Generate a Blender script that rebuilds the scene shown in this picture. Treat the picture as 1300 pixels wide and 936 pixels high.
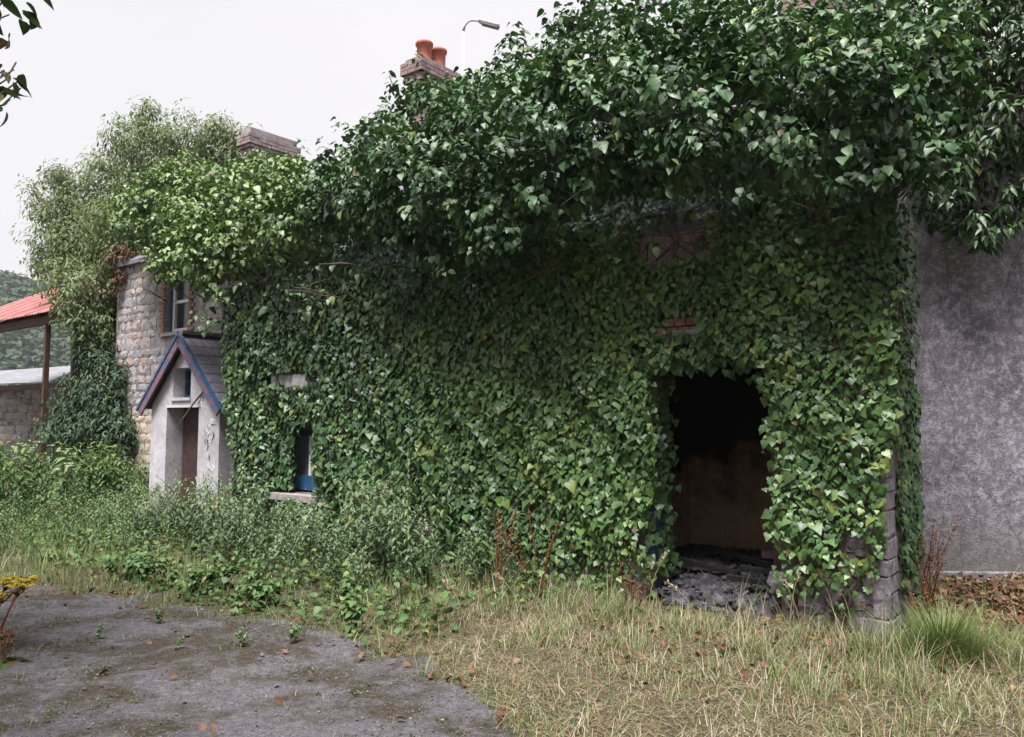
import bpy, math, numpy as np
from mathutils import Matrix, Vector
for o in list(bpy.data.objects): bpy.data.objects.remove(o)
sc = bpy.context.scene
col = sc.collection
rad = math.radians

# ------------------------------------------------------------------ camera, sky, sun, exposure
cd = bpy.data.cameras.new('camera'); cam = bpy.data.objects.new('camera', cd); col.objects.link(cam)
cam.location = (0, 0, 1.6); cam.rotation_euler = (rad(94.5), 0, 0)
cd.lens = 28; cd.sensor_width = 36; cd.shift_y = -0.0135; cd.clip_end = 3000; cd.clip_start = 0.05
sc.camera = cam
SUN_EL, SUN_AZ = 66, 200          # weak veiled sun: high, behind the camera and a little left
wd = bpy.data.worlds.new('World'); sc.world = wd; wd.use_nodes = True
nt = wd.node_tree; nt.nodes.clear()
wo = nt.nodes.new('ShaderNodeOutputWorld'); bg = nt.nodes.new('ShaderNodeBackground')
sk = nt.nodes.new('ShaderNodeTexSky'); sk.sky_type = 'NISHITA'; sk.sun_disc = False
sk.sun_elevation = rad(SUN_EL); sk.sun_rotation = rad(SUN_AZ); sk.air_density = 1.0; sk.dust_density = 3.0
hs = nt.nodes.new('ShaderNodeHueSaturation'); hs.inputs['Saturation'].default_value = 0.06
mx = nt.nodes.new('ShaderNodeMix'); mx.data_type = 'RGBA'; mx.inputs[0].default_value = 0.85   # overcast veil
cn = nt.nodes.new('ShaderNodeTexNoise'); cn.inputs['Scale'].default_value = 1.6; cn.inputs['Detail'].default_value = 4
cr_ = nt.nodes.new('ShaderNodeValToRGB'); cr_.color_ramp.elements[0].position = .3; cr_.color_ramp.elements[1].position = .7
cr_.color_ramp.elements[0].color = (7.7, 7.6, 8.0, 1); cr_.color_ramp.elements[1].color = (8.7, 8.5, 8.8, 1)
tc_ = nt.nodes.new('ShaderNodeTexCoord'); nt.links.new(tc_.outputs['Generated'], cn.inputs['Vector']); nt.links.new(cn.outputs[0], cr_.inputs[0]); nt.links.new(cr_.outputs[0], mx.inputs[7])
nt.links.new(sk.outputs[0], hs.inputs['Color']); nt.links.new(hs.outputs[0], mx.inputs[6])
nt.links.new(mx.outputs[2], bg.inputs[0]); bg.inputs[1].default_value = 0.048
nt.links.new(bg.outputs[0], wo.inputs[0])
sl = bpy.data.lights.new('sun', 'SUN'); sl.energy = 4.8; sl.angle = rad(28); sl.color = (1, .98, .96)
so = bpy.data.objects.new('sun', sl); col.objects.link(so)
_d = Vector((math.sin(rad(SUN_AZ))*math.cos(rad(SUN_EL)), math.cos(rad(SUN_AZ))*math.cos(rad(SUN_EL)), math.sin(rad(SUN_EL))))
so.rotation_euler = _d.to_track_quat('Z', 'Y').to_euler()
vs = sc.view_settings; vs.view_transform = 'Standard'; vs.look = 'None'; vs.gamma = 1; vs.exposure = 1.32
sc.render.engine = 'CYCLES'

rng = np.random.default_rng(7)
# ------------------------------------------------------------------ the frame of the old buildings (u along the ivy wall, d out from it)
R0 = np.array([2.78, 6.0]); U = np.array([-.7847548, .61980634]); N = np.array([-.61980634, -.7847548])
U3 = np.array([U[0], U[1], 0]); N3 = np.array([N[0], N[1], 0]); Z3 = np.array([0, 0, 1.])
def W(u, z, d=0.):
    q = R0 + u*U + d*N
    return np.array([q[0], q[1], z])
def WA(u, z, d):
    return R0[None, :2].repeat(len(u), 0) @ np.eye(2, 3) + u[:, None]*U3 + d[:, None]*N3 + z[:, None]*Z3
def sn(x, y, s=0.):          # cheap smooth noise, about -1..1
    return (np.sin(1.7*x+1.3*y+s)+np.sin(-2.3*x+2.9*y+2.1*s+1)+np.sin(4.1*x-3.7*y+.7*s+2)*.6+np.sin(5.3*x+6.1*y+1.9*s)*.5)/3.1

# ------------------------------------------------------------------ tagging and mesh helpers
def tag(o, label=None, cat=None, group=None, kind=None):
    if label: o['label'] = label
    if cat: o['category'] = cat
    if group: o['group'] = group
    if kind: o['kind'] = kind
    return o
def origin(o):
    v = Vector((0, 0, 0))
    while o is not None: v += o.location; o = o.parent
    return v
def empty(name, loc, label, cat, group=None):
    o = bpy.data.objects.new(name, None); col.objects.link(o); o.location = loc; o.empty_display_size = .2
    return tag(o, label, cat, group)
def mesh_from(name, V, F, mat, smooth=False, uv=None, lc=None, lcval=None):
    """V (n,3); F list of index tuples or int array (m,k)"""
    me = bpy.data.meshes.new(name)
    V = np.asarray(V, dtype=np.float32)
    if isinstance(F, np.ndarray):
        m, k = F.shape; me.vertices.add(len(V)); me.vertices.foreach_set('co', V.ravel())
        me.loops.add(m*k); me.loops.foreach_set('vertex_index', F.ravel().astype(np.int32))
        me.polygons.add(m); me.polygons.foreach_set('loop_start', np.arange(0, m*k, k, dtype=np.int32))
        me.polygons.foreach_set('loop_total', np.full(m, k, dtype=np.int32))
        me.update(calc_edges=True)
        li = F.ravel()
    else:
        me.from_pydata([tuple(map(float, v)) for v in V], [], [tuple(int(i) for i in f) for f in F]); me.update()
        li = np.array([i for f in F for i in f])
    if smooth: me.polygons.foreach_set('use_smooth', np.ones(len(me.polygons), dtype=bool))
    if uv is not None:
        l = me.uv_layers.new(name='UVMap'); l.data.foreach_set('uv', np.asarray(uv, dtype=np.float32)[li].ravel())
    if lc is not None:
        a = me.attributes.new('lc', 'FLOAT_COLOR', 'POINT')
        a.data.foreach_set('color', np.concatenate([lc, np.ones((len(lc), 1))], 1).astype(np.float32).ravel())
    if mat: me.materials.append(mat)
    return me
def place(name, me, parent=None, **k):
    o = bpy.data.objects.new(name, me); col.objects.link(o)
    if parent is not None: o.parent = parent
    return tag(o, **k)
class MB:
    def __init__(s): s.v = []; s.f = []; s.n = 0
    def add(s, V, F):
        V = [tuple(map(float, v)) for v in V]
        s.v += V; s.f += [tuple(i+s.n for i in f) for f in F]; s.n += len(V); return s
    def obox(s, c, ax, ay, az):          # centre and three half-axis vectors
        c, ax, ay, az = map(np.asarray, (c, ax, ay, az))
        P = [c+i*ax+j*ay+k*az for i in (-1, 1) for j in (-1, 1) for k in (-1, 1)]
        F = [(0, 1, 3, 2), (4, 6, 7, 5), (0, 4, 5, 1), (2, 3, 7, 6), (0, 2, 6, 4), (1, 5, 7, 3)]
        if np.dot(np.cross(ax, ay), az) < 0: F = [f[::-1] for f in F]
        return s.add(P, F)
    def wbox(s, u0, u1, z0, z1, d0, d1):  # box in the wall frame
        return s.obox(W((u0+u1)/2, (z0+z1)/2, (d0+d1)/2), U3*(u1-u0)/2, N3*(d1-d0)/2, Z3*(z1-z0)/2)
    def tube(s, pts, rads, k=6, cap=True):
        pts = np.asarray(pts, float); n = len(pts); V = []; F = []
        ref = np.array([.31, .2, .93])
        for i in range(n):
            t = pts[min(i+1, n-1)]-pts[max(i-1, 0)]; t = t/(np.linalg.norm(t)+1e-9)
            a = np.cross(t, ref); a /= np.linalg.norm(a)+1e-9; b = np.cross(t, a)
            for j in range(k):
                q = 2*math.pi*j/k
                V.append(pts[i]+rads[i]*(a*math.cos(q)+b*math.sin(q)))
        for i in range(n-1):
            for j in range(k):
                F.append((i*k+j, i*k+(j+1) % k, (i+1)*k+(j+1) % k, (i+1)*k+j))
        if cap: F.append(tuple(range(k))[::-1]); F.append(tuple((n-1)*k+j for j in range(k)))
        return s.add(V, F)
    def build(s, name, mat, parent=None, smooth=False, bevel=0., **kw):
        off = np.array(origin(parent)) if parent is not None else np.zeros(3)
        me = mesh_from(name, np.array(s.v)-off, s.f, mat, smooth)
        o = place(name, me, parent, **kw)
        if bevel:
            m = o.modifiers.new('bevel', 'BEVEL'); m.width = bevel; m.segments = 2; m.limit_method = 'ANGLE'
        return o
def norm(a): return a/(np.linalg.norm(a, axis=-1, keepdims=True)+1e-9)
def frames(n, y):                        # leaf frames: z = n, y projected
    n = norm(n); y = norm(y-(y*n).sum(-1, keepdims=True)*n); x = np.cross(y, n)
    return np.stack([x, y, n], 2)        # columns
def scatter(name, T, pos, fr, sc_, lc, mat, parent=None, smooth=True, **kw):
    """merge copies of the leaf template T=(V,F,UV) into ONE mesh"""
    V, F, uv = T; n = len(pos); k = len(V)
    s3 = sc_[:, None] if sc_.ndim == 1 else sc_
    L = V[None]*s3[:, None, :] if s3.shape[1] == 3 else V[None]*s3[:, :, None]
    P = np.einsum('nij,nkj->nki', fr, L)+pos[:, None, :]
    off = np.array(origin(parent)) if parent is not None else np.zeros(3)
    P = (P-off).reshape(-1, 3)
    FF = (F[None]+(np.arange(n)*k)[:, None, None]).reshape(-1, F.shape[1])
    me = mesh_from(name, P, FF, mat, smooth, uv=np.tile(uv, (n, 1)), lc=np.repeat(lc, k, 0))
    return place(name, me, parent, **kw)
def leaf_parts(name, T, pos, fr, sc_, lc, mat, parent, variants=10):
    """single leaves, one object each, sharing a few tinted meshes"""
    V, F, uv = T; off = np.array(origin(parent)); order = np.argsort(lc[:, 0]); ms = {}
    rank = np.empty(len(pos), int); rank[order] = np.arange(len(pos))
    for i in range(len(pos)):
        g = int(rank[i]*variants/len(pos))
        if g not in ms:
            ms[g] = mesh_from(name, V, F, mat, True, uv=uv, lc=np.tile(lc[i], (len(V), 1)))
        o = bpy.data.objects.new(name, ms[g]); col.objects.link(o); o.parent = parent
        M = Matrix([list(fr[i][r]*sc_[i])+[pos[i][r]-off[r]] for r in range(3)]+[[0, 0, 0, 1]])
        o.matrix_basis = M

# leaf shapes: base at origin, tip along +y, length 1
def sym(half, mid, tris, fold=.16, droop=.14):
    """half: right outline points; mid: midrib points; tris index into [mid..., half...]"""
    m = len(mid); h = len(half)
    pts = [(0, y) for y in mid]+list(half)+[(-x, y) for x, y in half]
    F = []
    for t in tris:
        F.append(t); F.append(tuple((i if i < m else i+h) for i in t)[::-1])
    V = np.array([(x, y, fold*abs(x)-droop*y*y-.05*abs(x)*y) for x, y in pts])
    uv = np.array([(x+.5, y) for x, y in pts])
    return V, np.array(F), uv
T8 = [(0, 4, 5), (0, 5, 1), (1, 5, 6), (1, 6, 7), (1, 7, 2), (2, 7, 8), (2, 8, 9), (2, 9, 3)]
IVY = sym([(.13, -.13), (.34, -.12), (.54, .14), (.45, .32), (.33, .46), (.16, .76)], [.03, .3, .6, 1.], T8, fold=.16, droop=.2)
IVY2 = sym([(.15, -.09), (.36, -.04), (.50, .20), (.44, .42), (.30, .62), (.14, .83)], [.0, .3, .6, 1.], T8, fold=.12, droop=.28)
IVY3 = sym([(.10, -.1), (.24, -.1), (.44, .10), (.32, .28), (.21, .44), (.12, .8)], [.02, .3, .6, 1.08], T8, fold=-.08, droop=.36)
IVY4 = sym([(.16, -.15), (.38, -.14), (.55, .12), (.50, .34), (.36, .54), (.17, .75)], [.05, .3, .58, .92], T8, fold=.3, droop=.1)
OVATE = sym([(.2, .03), (.35, .2), (.37, .42), (.27, .66), (.12, .86)], [.0, .3, .62, 1.], [(0, 4, 5), (0, 5, 1), (1, 5, 6), (1, 6, 2), (2, 6, 7), (2, 7, 8), (2, 8, 3)], fold=.26, droop=.32)
OVATE8 = sym([(.3, .14), (.37, .4), (.2, .74)], [.0, .42, 1.], [(0, 3, 4), (0, 4, 1), (1, 4, 5), (1, 5, 2)], fold=.28, droop=.3)
LANCE = sym([(.17, .22), (.15, .6)], [.0, .42, 1.], [(0, 3, 1), (1, 3, 4), (1, 4, 2)], fold=.3, droop=.35)
NETTLE = sym([(.25, .12), (.24, .42), (.12, .72)], [.0, .4, 1.], [(0, 3, 4), (0, 4, 1), (1, 4, 5), (1, 5, 2)], fold=.3, droop=.4)
SMALL = sym([(.24, .45)], [.0, 1.], [(0, 2, 1)], fold=.25, droop=.2)
BLADE = (np.array([(-.5, 0, 0), (.5, 0, 0), (-.42, .4, -.03), (.42, .4, -.03), (-.25, .75, -.14), (.25, .75, -.14), (0, 1, -.3)]),
         np.array([(0, 1, 3), (0, 3, 2), (2, 3, 5), (2, 5, 4), (4, 5, 6)]),
         np.array([(0, 0), (1, 0), (0, .4), (1, .4), (.2, .75), (.8, .75), (.5, 1)]))

# ------------------------------------------------------------------ materials
ALB = .76
class NT:
    def __init__(s, name):
        s.m = bpy.data.materials.new(name); s.m.use_nodes = True; s.t = s.m.node_tree; s.t.nodes.clear()
        s.out = s.n('ShaderNodeOutputMaterial'); s.p = s.n('ShaderNodeBsdfPrincipled'); s.l(s.p.outputs[0], s.out.inputs[0])
    def n(s, t, **k):
        x = s.t.nodes.new(t)
        for a, b in k.items(): setattr(x, a, b)
        return x
    def l(s, a, b): s.t.links.new(a, b)
    def set(s, node, key, v):
        if hasattr(v, 'is_output') or hasattr(v, 'node'): s.l(v, node.inputs[key])
        else: node.inputs[key].default_value = v
    def coord(s, obj=False): return s.n('ShaderNodeTexCoord').outputs['Object'] if obj else s.n('ShaderNodeNewGeometry').outputs['Position']
    def noise(s, vec, scale, detail=5, rough=.6, out=0, dist=0.):
        x = s.n('ShaderNodeTexNoise'); s.l(vec, x.inputs['Vector']); x.inputs['Scale'].default_value = scale
        x.inputs['Detail'].default_value = detail; x.inputs['Roughness'].default_value = rough; x.inputs['Distortion'].default_value = dist
        return x.outputs[out]
    def vor(s, vec, scale, feature='F1', out=0):
        x = s.n('ShaderNodeTexVoronoi', feature=feature); s.l(vec, x.inputs['Vector']); x.inputs['Scale'].default_value = scale
        return x.outputs[out]
    def ramp(s, fac, stops, mode='LINEAR'):
        x = s.n('ShaderNodeValToRGB'); x.color_ramp.interpolation = mode; e = x.color_ramp.elements
        while len(e) < len(stops): e.new(.5)
        for i, (p, c) in enumerate(stops):
            e[i].position = p; e[i].color = (*(c if hasattr(c, '__len__') else (c, c, c)), 1)
        s.l(fac, x.inputs[0]); return x.outputs[0]
    def mix(s, fac, a, b, mode='MIX'):
        x = s.n('ShaderNodeMix', data_type='RGBA', blend_type=mode)
        for i, v in ((0, fac), (6, a), (7, b)):
            if hasattr(v, 'node'): s.l(v, x.inputs[i])
            elif i == 0: x.inputs[0].default_value = v
            else: x.inputs[i].default_value = (*v, 1)
        return x.outputs[2]
    def math(s, op, a, b=None, c=None):
        x = s.n('ShaderNodeMath', operation=op)
        for i, v in enumerate((a, b, c)):
            if v is None: continue
            if hasattr(v, 'node'): s.l(v, x.inputs[i])
            else: x.inputs[i].default_value = v
        return x.outputs[0]
    def mapr(s, vec, scale):
        x = s.n('ShaderNodeMapping'); s.l(vec, x.inputs[0]); x.inputs['Scale'].default_value = scale; return x.outputs[0]
    def bump(s, h, strength=.4, dist=.02):
        x = s.n('ShaderNodeBump'); s.l(h, x.inputs['Height']); x.inputs['Strength'].default_value = strength; x.inputs['Distance'].default_value = dist
        s.l(x.outputs[0], s.p.inputs['Normal'])
    def fin(s, color, rough=.8, spec=.3, metal=0.):
        s.set(s.p, 'Base Color', s.mix(1., color, (ALB, ALB, ALB), 'MULTIPLY') if hasattr(color, 'node') else (*[v*ALB for v in color], 1)); s.set(s.p, 'Roughness', rough)
        s.set(s.p, 'Specular IOR Level', spec); s.p.inputs['Metallic'].default_value = metal
        return s.m
def leafmat(name, stops, alt=(.20, .20, .03), dead=(.12, .06, .025), rough=.4, spec=.5, trans=.18, vein=.35, bump=.25):
    """colour from the per-leaf attribute lc: R tone, G towards alt colour, B towards dead brown"""
    t = NT(name); a = t.n('ShaderNodeAttribute', attribute_name='lc'); s = t.n('ShaderNodeSeparateColor'); t.l(a.outputs['Color'], s.inputs[0])
    c = t.ramp(s.outputs[0], stops); c = t.mix(s.outputs[1], c, alt); c = t.mix(s.outputs[2], c, dead)
    uv = t.n('ShaderNodeUVMap'); sx = t.n('ShaderNodeSeparateXYZ'); t.l(uv.outputs[0], sx.inputs[0])
    ax = t.math('ABSOLUTE', t.math('SUBTRACT', sx.outputs[0], .5))
    mid = t.math('SUBTRACT', 1., t.math('MULTIPLY', ax, 22.)); mid = t.math('MAXIMUM', mid, 0.)
    vw = t.math('SINE', t.math('MULTIPLY_ADD', sx.outputs[1], 34., t.math('MULTIPLY', ax, -30.)))
    vw = t.math('MULTIPLY', t.math('MAXIMUM', t.math('SUBTRACT', vw, .8), 0.), 2.)
    vv = t.math('MULTIPLY', t.math('ADD', mid, vw), vein); vv = t.math('MINIMUM', vv, .6)
    pos = t.coord(); nz = t.noise(pos, 45, 3)
    c = t.mix(vv, c, t.mix(.5, c, (.30, .36, .16)))
    c = t.mix(t.math('MULTIPLY', nz, .5), c, t.mix(1., c, (.45, .5, .4), 'MULTIPLY'))
    t.fin(c, rough, spec); t.bump(nz, bump, .01)
    t.set(t.p, 'Roughness', t.math('MULTIPLY_ADD', t.noise(pos, 16, 2), .3, rough-.15))
    tr = t.n('ShaderNodeBsdfTranslucent'); t.l(t.mix(1., c, (ALB, 1.1*ALB, .5*ALB), 'MULTIPLY'), tr.inputs[0])
    m = t.n('ShaderNodeMixShader'); m.inputs[0].default_value = trans
    t.l(t.p.outputs[0], m.inputs[1]); t.l(tr.outputs[0], m.inputs[2]); t.l(m.outputs[0], t.out.inputs[0])
    return t.m
M = {}
M['ivy'] = leafmat('ivy_leaf', [(0, (.016, .046, .020)), (.35, (.044, .110, .036)), (.7, (.095, .195, .048)), (1, (.18, .29, .065))], alt=(.34, .37, .07), rough=.45, spec=.5, trans=.15)
M['crown'] = leafmat('bush_ivy_leaf', [(0, (.014, .042, .020)), (.4, (.040, .105, .045)), (.75, (.080, .170, .060)), (1, (.15, .25, .075))], alt=(.30, .36, .09), rough=.48, spec=.45, trans=.14, vein=.25)
M['shrub'] = leafmat('shrub_leaf', [(0, (.012, .034, .012)), (.5, (.034, .085, .022)), (1, (.08, .15, .032))], alt=(.45, .28, .02), rough=.45, spec=.4)
M['tree'] = leafmat('tree_leaf', [(0, (.12, .155, .08)), (.5, (.22, .27, .14)), (1, (.36, .40, .22))], alt=(.26, .20, .12), rough=.6, spec=.3, trans=.38, vein=.1)
M['nettle'] = leafmat('nettle_leaf', [(0, (.050, .095, .045)), (.5, (.125, .20, .105)), (1, (.24, .32, .18))], alt=(.30, .28, .05), rough=.62, spec=.3, vein=.3)
M['weed'] = leafmat('weed_leaf', [(0, (.035, .080, .028)), (.5, (.085, .165, .052)), (1, (.18, .28, .085))], alt=(.28, .28, .06), rough=.55, spec=.3)
M['elder'] = leafmat('elder_leaf', [(0, (.016, .040, .022)), (.5, (.040, .085, .042)), (1, (.085, .15, .075))], rough=.55, spec=.3)
M['grass'] = leafmat('grass_blade', [(0, (.07, .125, .03)), (.5, (.14, .21, .06)), (1, (.26, .32, .12))], alt=(.42, .35, .19), dead=(.30, .19, .10), rough=.6, spec=.25, vein=.0)
M['straw'] = leafmat('straw_blade', [(0, (.28, .22, .145)), (.5, (.46, .385, .28)), (1, (.66, .59, .47))], alt=(.14, .17, .05), dead=(.28, .13, .07), rough=.65, spec=.25, vein=.0)
M['litter'] = leafmat('dead_leaf', [(0, (.065, .030, .022)), (.5, (.17, .075, .048)), (1, (.32, .19, .13))], alt=(.45, .32, .12), rough=.75, spec=.2, trans=.05, vein=.3)
M['dock'] = leafmat('dock_seed', [(0, (.12, .045, .025)), (.5, (.21, .085, .045)), (1, (.33, .17, .09))], rough=.8, spec=.2, vein=0.)
M['yellow'] = leafmat('yellow_petal', [(0, (.62, .42, .01)), (1, (.85, .66, .02))], rough=.6, spec=.2, vein=0.)
M['white_fl'] = leafmat('white_floret', [(0, (.55, .55, .48)), (1, (.8, .8, .75))], rough=.7, spec=.2, vein=0.)
def bark(name, a, b, sc_=14):
    t = NT(name); p = t.coord(); n = t.noise(t.mapr(p, (1, 1, .35)), sc_, 6, .7)
    t.bump(n, .6, .02); return t.fin(t.ramp(n, [(.3, a), (.7, b)]), .85, .2)
M['bark'] = bark('bark', (.045, .036, .028), (.16, .13, .10))
M['stem'] = bark('ivy_stem', (.060, .042, .032), (.23, .17, .135), 30)
M['red_stem'] = bark('red_stem', (.10, .028, .018), (.23, .08, .045), 40)
M['green_stem'] = bark('green_stem', (.06, .08, .03), (.15, .16, .07), 40)
M['straw_stem'] = bark('straw_stem', (.22, .16, .09), (.42, .33, .2), 40)

def m_stone(wash=True):
    t = NT('rubble_stone'); p = t.coord(); oi = t.n('ShaderNodeObjectInfo'); n1 = t.noise(p, 7, 7, .7); n2 = t.noise(p, 34, 5, .7)
    c = t.ramp(oi.outputs['Random'], [(0, (.17, .145, .15)), (.3, (.29, .255, .27)), (.6, (.40, .37, .39)), (.8, (.40, .22, .15)), (1, (.52, .49, .50))])
    c = t.mix(t.ramp(n1, [(.42, 0), (.62, 1)]), c, (.50, .47, .48)); c = t.mix(t.ramp(n2, [(.45, 0), (.7, .8)]), c, (.10, .085, .09))
    z = t.n('ShaderNodeSeparateXYZ'); t.l(p, z.inputs[0])
    w = t.math('ADD', z.outputs[2], t.math('MULTIPLY', n1, .9)); w = t.ramp(t.math('MULTIPLY', w, .35), [(.72, 1), (.84, 0)])   # old limewash left on the lower part
    c = t.mix(t.math('MULTIPLY', w, .85 if wash else 0.), c, t.ramp(n2, [(.3, (.42, .34, .26)), (.7, (.62, .53, .43))]))
    t.bump(t.mix(.5, n1, n2), .7, .03); return t.fin(c, .9, .2)
M['stone'] = m_stone(); M['stone_bare'] = m_stone(False)
def m_mottle(name, a, b, c_, scale=6, bump=.4, rough=.9):
    t = NT(name); p = t.coord(); n1 = t.noise(p, scale, 7, .7, dist=.4); n2 = t.noise(p, scale*7, 5, .7)
    c = t.ramp(n1, [(.3, a), (.52, b), (.72, c_)]); c = t.mix(t.ramp(n2, [(.4, 0), (.75, .5)]), c, t.mix(1., c, (.35, .34, .36), 'MULTIPLY'))
    t.bump(t.mix(.5, n1, n2), bump, .02); return t.fin(c, rough, .25)
M['mortar'] = m_mottle('lime_mortar', (.13, .115, .12), (.27, .24, .25), (.38, .35, .35), 9)
def m_facade():
    t = NT('facade_mortar'); p = t.coord(); n1 = t.noise(p, 7, 7, .7); n2 = t.noise(p, 34, 5, .7); z = t.n('ShaderNodeSeparateXYZ'); t.l(p, z.inputs[0])
    c = t.ramp(n1, [(.3, (.18, .16, .165)), (.6, (.33, .30, .31)), (.75, (.45, .42, .42))])
    w = t.math('ADD', z.outputs[2], t.math('MULTIPLY', n1, .9)); w = t.ramp(t.math('MULTIPLY', w, .35), [(.72, 1), (.84, 0)])
    c = t.mix(t.math('MULTIPLY', w, .85), c, t.ramp(n2, [(.3, (.40, .32, .24)), (.7, (.58, .49, .40))])); t.bump(t.mix(.5, n1, n2), .6, .03); return t.fin(c, .9, .2)
M['facade'] = m_facade()
M['oldwall'] = m_mottle('old_wall', (.07, .058, .058), (.17, .135, .135), (.30, .25, .25), 5, .6)
M['quoin'] = m_mottle('quoin_stone', (.11, .088, .098), (.25, .215, .235), (.48, .44, .48), 14, 1.)
M['pinkplaster'] = m_mottle('pink_plaster', (.17, .12, .12), (.30, .21, .21), (.42, .33, .33), 7, .5)
M['sill'] = m_mottle('sill_stone', (.22, .185, .18), (.36, .31, .30), (.48, .42, .41), 12, .4)
M['ash'] = m_mottle('ash_rubble', (.03, .027, .03), (.085, .078, .09), (.22, .205, .23), 11, .9)
M['brick'] = m_mottle('brick', (.20, .085, .065), (.33, .17, .145), (.44, .33, .32), 16, .6)
M['chim'] = m_mottle('chimney_brick', (.20, .13, .13), (.36, .285, .29), (.50, .46, .47), 5, .6)
M['chimr'] = m_mottle('chimney_red_brick', (.22, .125, .125), (.34, .225, .23), (.46, .37, .38), 7, .6)
M['chimwash'] = m_mottle('chimney_limewash', (.20, .18, .19), (.36, .33, .35), (.52, .49, .51), 5, .5)
M['pot'] = m_mottle('terracotta', (.40, .115, .075), (.52, .17, .12), (.58, .26, .20), 9, .2, .75)
M['slate'] = m_mottle('slate', (.13, .12, .145), (.20, .188, .22), (.28, .265, .305), 10, .3, .55)
M['porchw'] = m_mottle('porch_render', (.42, .385, .41), (.57, .535, .57), (.66, .63, .66), 3.2, .25)
M['darkwood'] = m_mottle('dark_door', (.045, .022, .022), (.085, .045, .045), (.12, .075, .07), 8, .3, .7)
M['metal'] = m_mottle('rusty_steel', (.045, .022, .018), (.10, .045, .035), (.17, .085, .06), 10, .3, .7)
M['galv'] = m_mottle('galvanised_steel', (.56, .58, .60), (.70, .72, .74), (.78, .80, .82), 4, .1, .5)
M['greysheet'] = m_mottle('pale_sheet', (.17, .17, .185), (.24, .24, .26), (.30, .30, .32), 3, .1, .6)
M['burnt'] = m_mottle('charred_wood', (.014, .013, .013), (.03, .028, .027), (.07, .062, .06), 12, .8)
M['debris'] = m_mottle('grey_debris', (.05, .046, .052), (.11, .10, .113), (.24, .225, .25), 12, .6)
def m_redroof():
    t = NT('red_corrugated_iron'); p = t.coord(); n = t.noise(p, 3, 6, .7); n2 = t.noise(p, 18, 4)
    c = t.ramp(n, [(.3, (.26, .085, .085)), (.55, (.38, .145, .14)), (.75, (.46, .25, .235))]); c = t.mix(t.ramp(n2, [(.55, 0), (.8, .6)]), c, (.19, .08, .055))
    return t.fin(c, .7, .3)
M['redroof'] = m_redroof()
def m_ochre():
    t = NT('ochre_plaster'); p = t.coord(); n = t.noise(p, 2.2, 6, .65); n2 = t.noise(p, 16, 5, .7); z = t.n('ShaderNodeSeparateXYZ'); t.l(p, z.inputs[0])
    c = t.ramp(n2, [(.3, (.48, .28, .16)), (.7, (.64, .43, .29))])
    k = t.math('MULTIPLY_ADD', n, .9, t.math('MULTIPLY', z.outputs[2], .42))          # darkens with height, broken up by noise
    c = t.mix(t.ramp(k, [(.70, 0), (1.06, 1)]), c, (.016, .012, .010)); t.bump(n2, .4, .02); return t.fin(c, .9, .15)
def m_paint(name, c0, c1, wear, thr=.55, scale=9):
    t = NT(name); p = t.coord(); n = t.noise(p, scale, 6, .7, dist=.5); n2 = t.noise(p, scale*4, 4)
    c = t.mix(n2, c0, c1); c = t.mix(t.ramp(n, [(thr, 0), (thr+.06, 1)]), c, wear); t.bump(n, .3, .01); return t.fin(c, .6, .35)
M['ochre'] = m_ochre()
M['blue'] = m_paint('blue_paint', (.012, .05, .135), (.025, .10, .21), (.17, .165, .19), .56)
M['barge'] = m_paint('faded_red_paint', (.17, .075, .10), (.25, .135, .16), (.07, .10, .20), .50)
M['white'] = m_paint('white_paint', (.62, .61, .63), (.72, .71, .73), (.40, .36, .35), .66)
M['peel'] = m_paint('peeling_plaster', (.70, .68, .70), (.78, .76, .78), (.36, .33, .36), .5, 7)
def m_glass():
    t = NT('old_glass'); p = t.coord(); n = t.noise(p, 5, 4)
    t.fin(t.ramp(n, [(.35, (.012, .011, .014)), (.7, (.05, .045, .055))]), .12, .5); return t.m
M['glass'] = m_glass()
def m_dustyglass():
    t = NT('dusty_glass'); p = t.coord(); n = t.noise(p, 9, 5)
    return t.fin(t.ramp(n, [(.3, (.12, .108, .125)), (.7, (.24, .22, .245))]), .3, .4)
M['dusty'] = m_dustyglass()
def m_render():
    t = NT('weathered_cement_render'); p = t.coord()
    n1 = t.noise(p, 1.1, 6, .65); n2 = t.noise(p, 13, 10, .82, dist=.15); n3 = t.noise(p, 55, 5, .75); n4 = t.noise(t.mapr(p, (3, 3, .22)), 3.2, 6, .7)
    c = t.ramp(n1, [(.3, (.125, .110, .130)), (.5, (.20, .18, .21)), (.7, (.285, .262, .30))])
    c = t.mix(t.ramp(n2, [(.47, 0), (.56, .6), (.68, 1)]), c, (.52, .49, .56))            # lichen bloom
    c = t.mix(t.ramp(n4, [(.50, 0), (.70, .6)]), c, (.095, .082, .096))                     # water streaks
    c = t.mix(t.ramp(n3, [(.46, 0), (.66, .62)]), c, (.055, .047, .056))
    v = t.vor(p, 26); c = t.mix(t.ramp(v, [(.05, .5), (.16, 0)]), c, (.50, .48, .54))
    z = t.n('ShaderNodeSeparateXYZ'); t.l(p, z.inputs[0]); b = t.ramp(t.math('SUBTRACT', t.math('MULTIPLY', n2, 1.2), t.math('MULTIPLY', z.outputs[2], .7)), [(.15, 0), (.5, .6)])
    c = t.mix(b, c, (.16, .155, .12))                                                        # algae near the ground
    ck = t.vor(t.mapr(t.mix(.12, p, t.noise(p, 3, 4, .6, out=1)), (1, 1, .45)), .55, 'DISTANCE_TO_EDGE'); c = t.mix(t.ramp(ck, [(.0, .5), (.004, 0)]), c, (.05, .043, .05))
    t.bump(t.mix(.5, n2, n3), .9, .03); return t.fin(c, .88, .25)
M['render'] = m_render()
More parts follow.
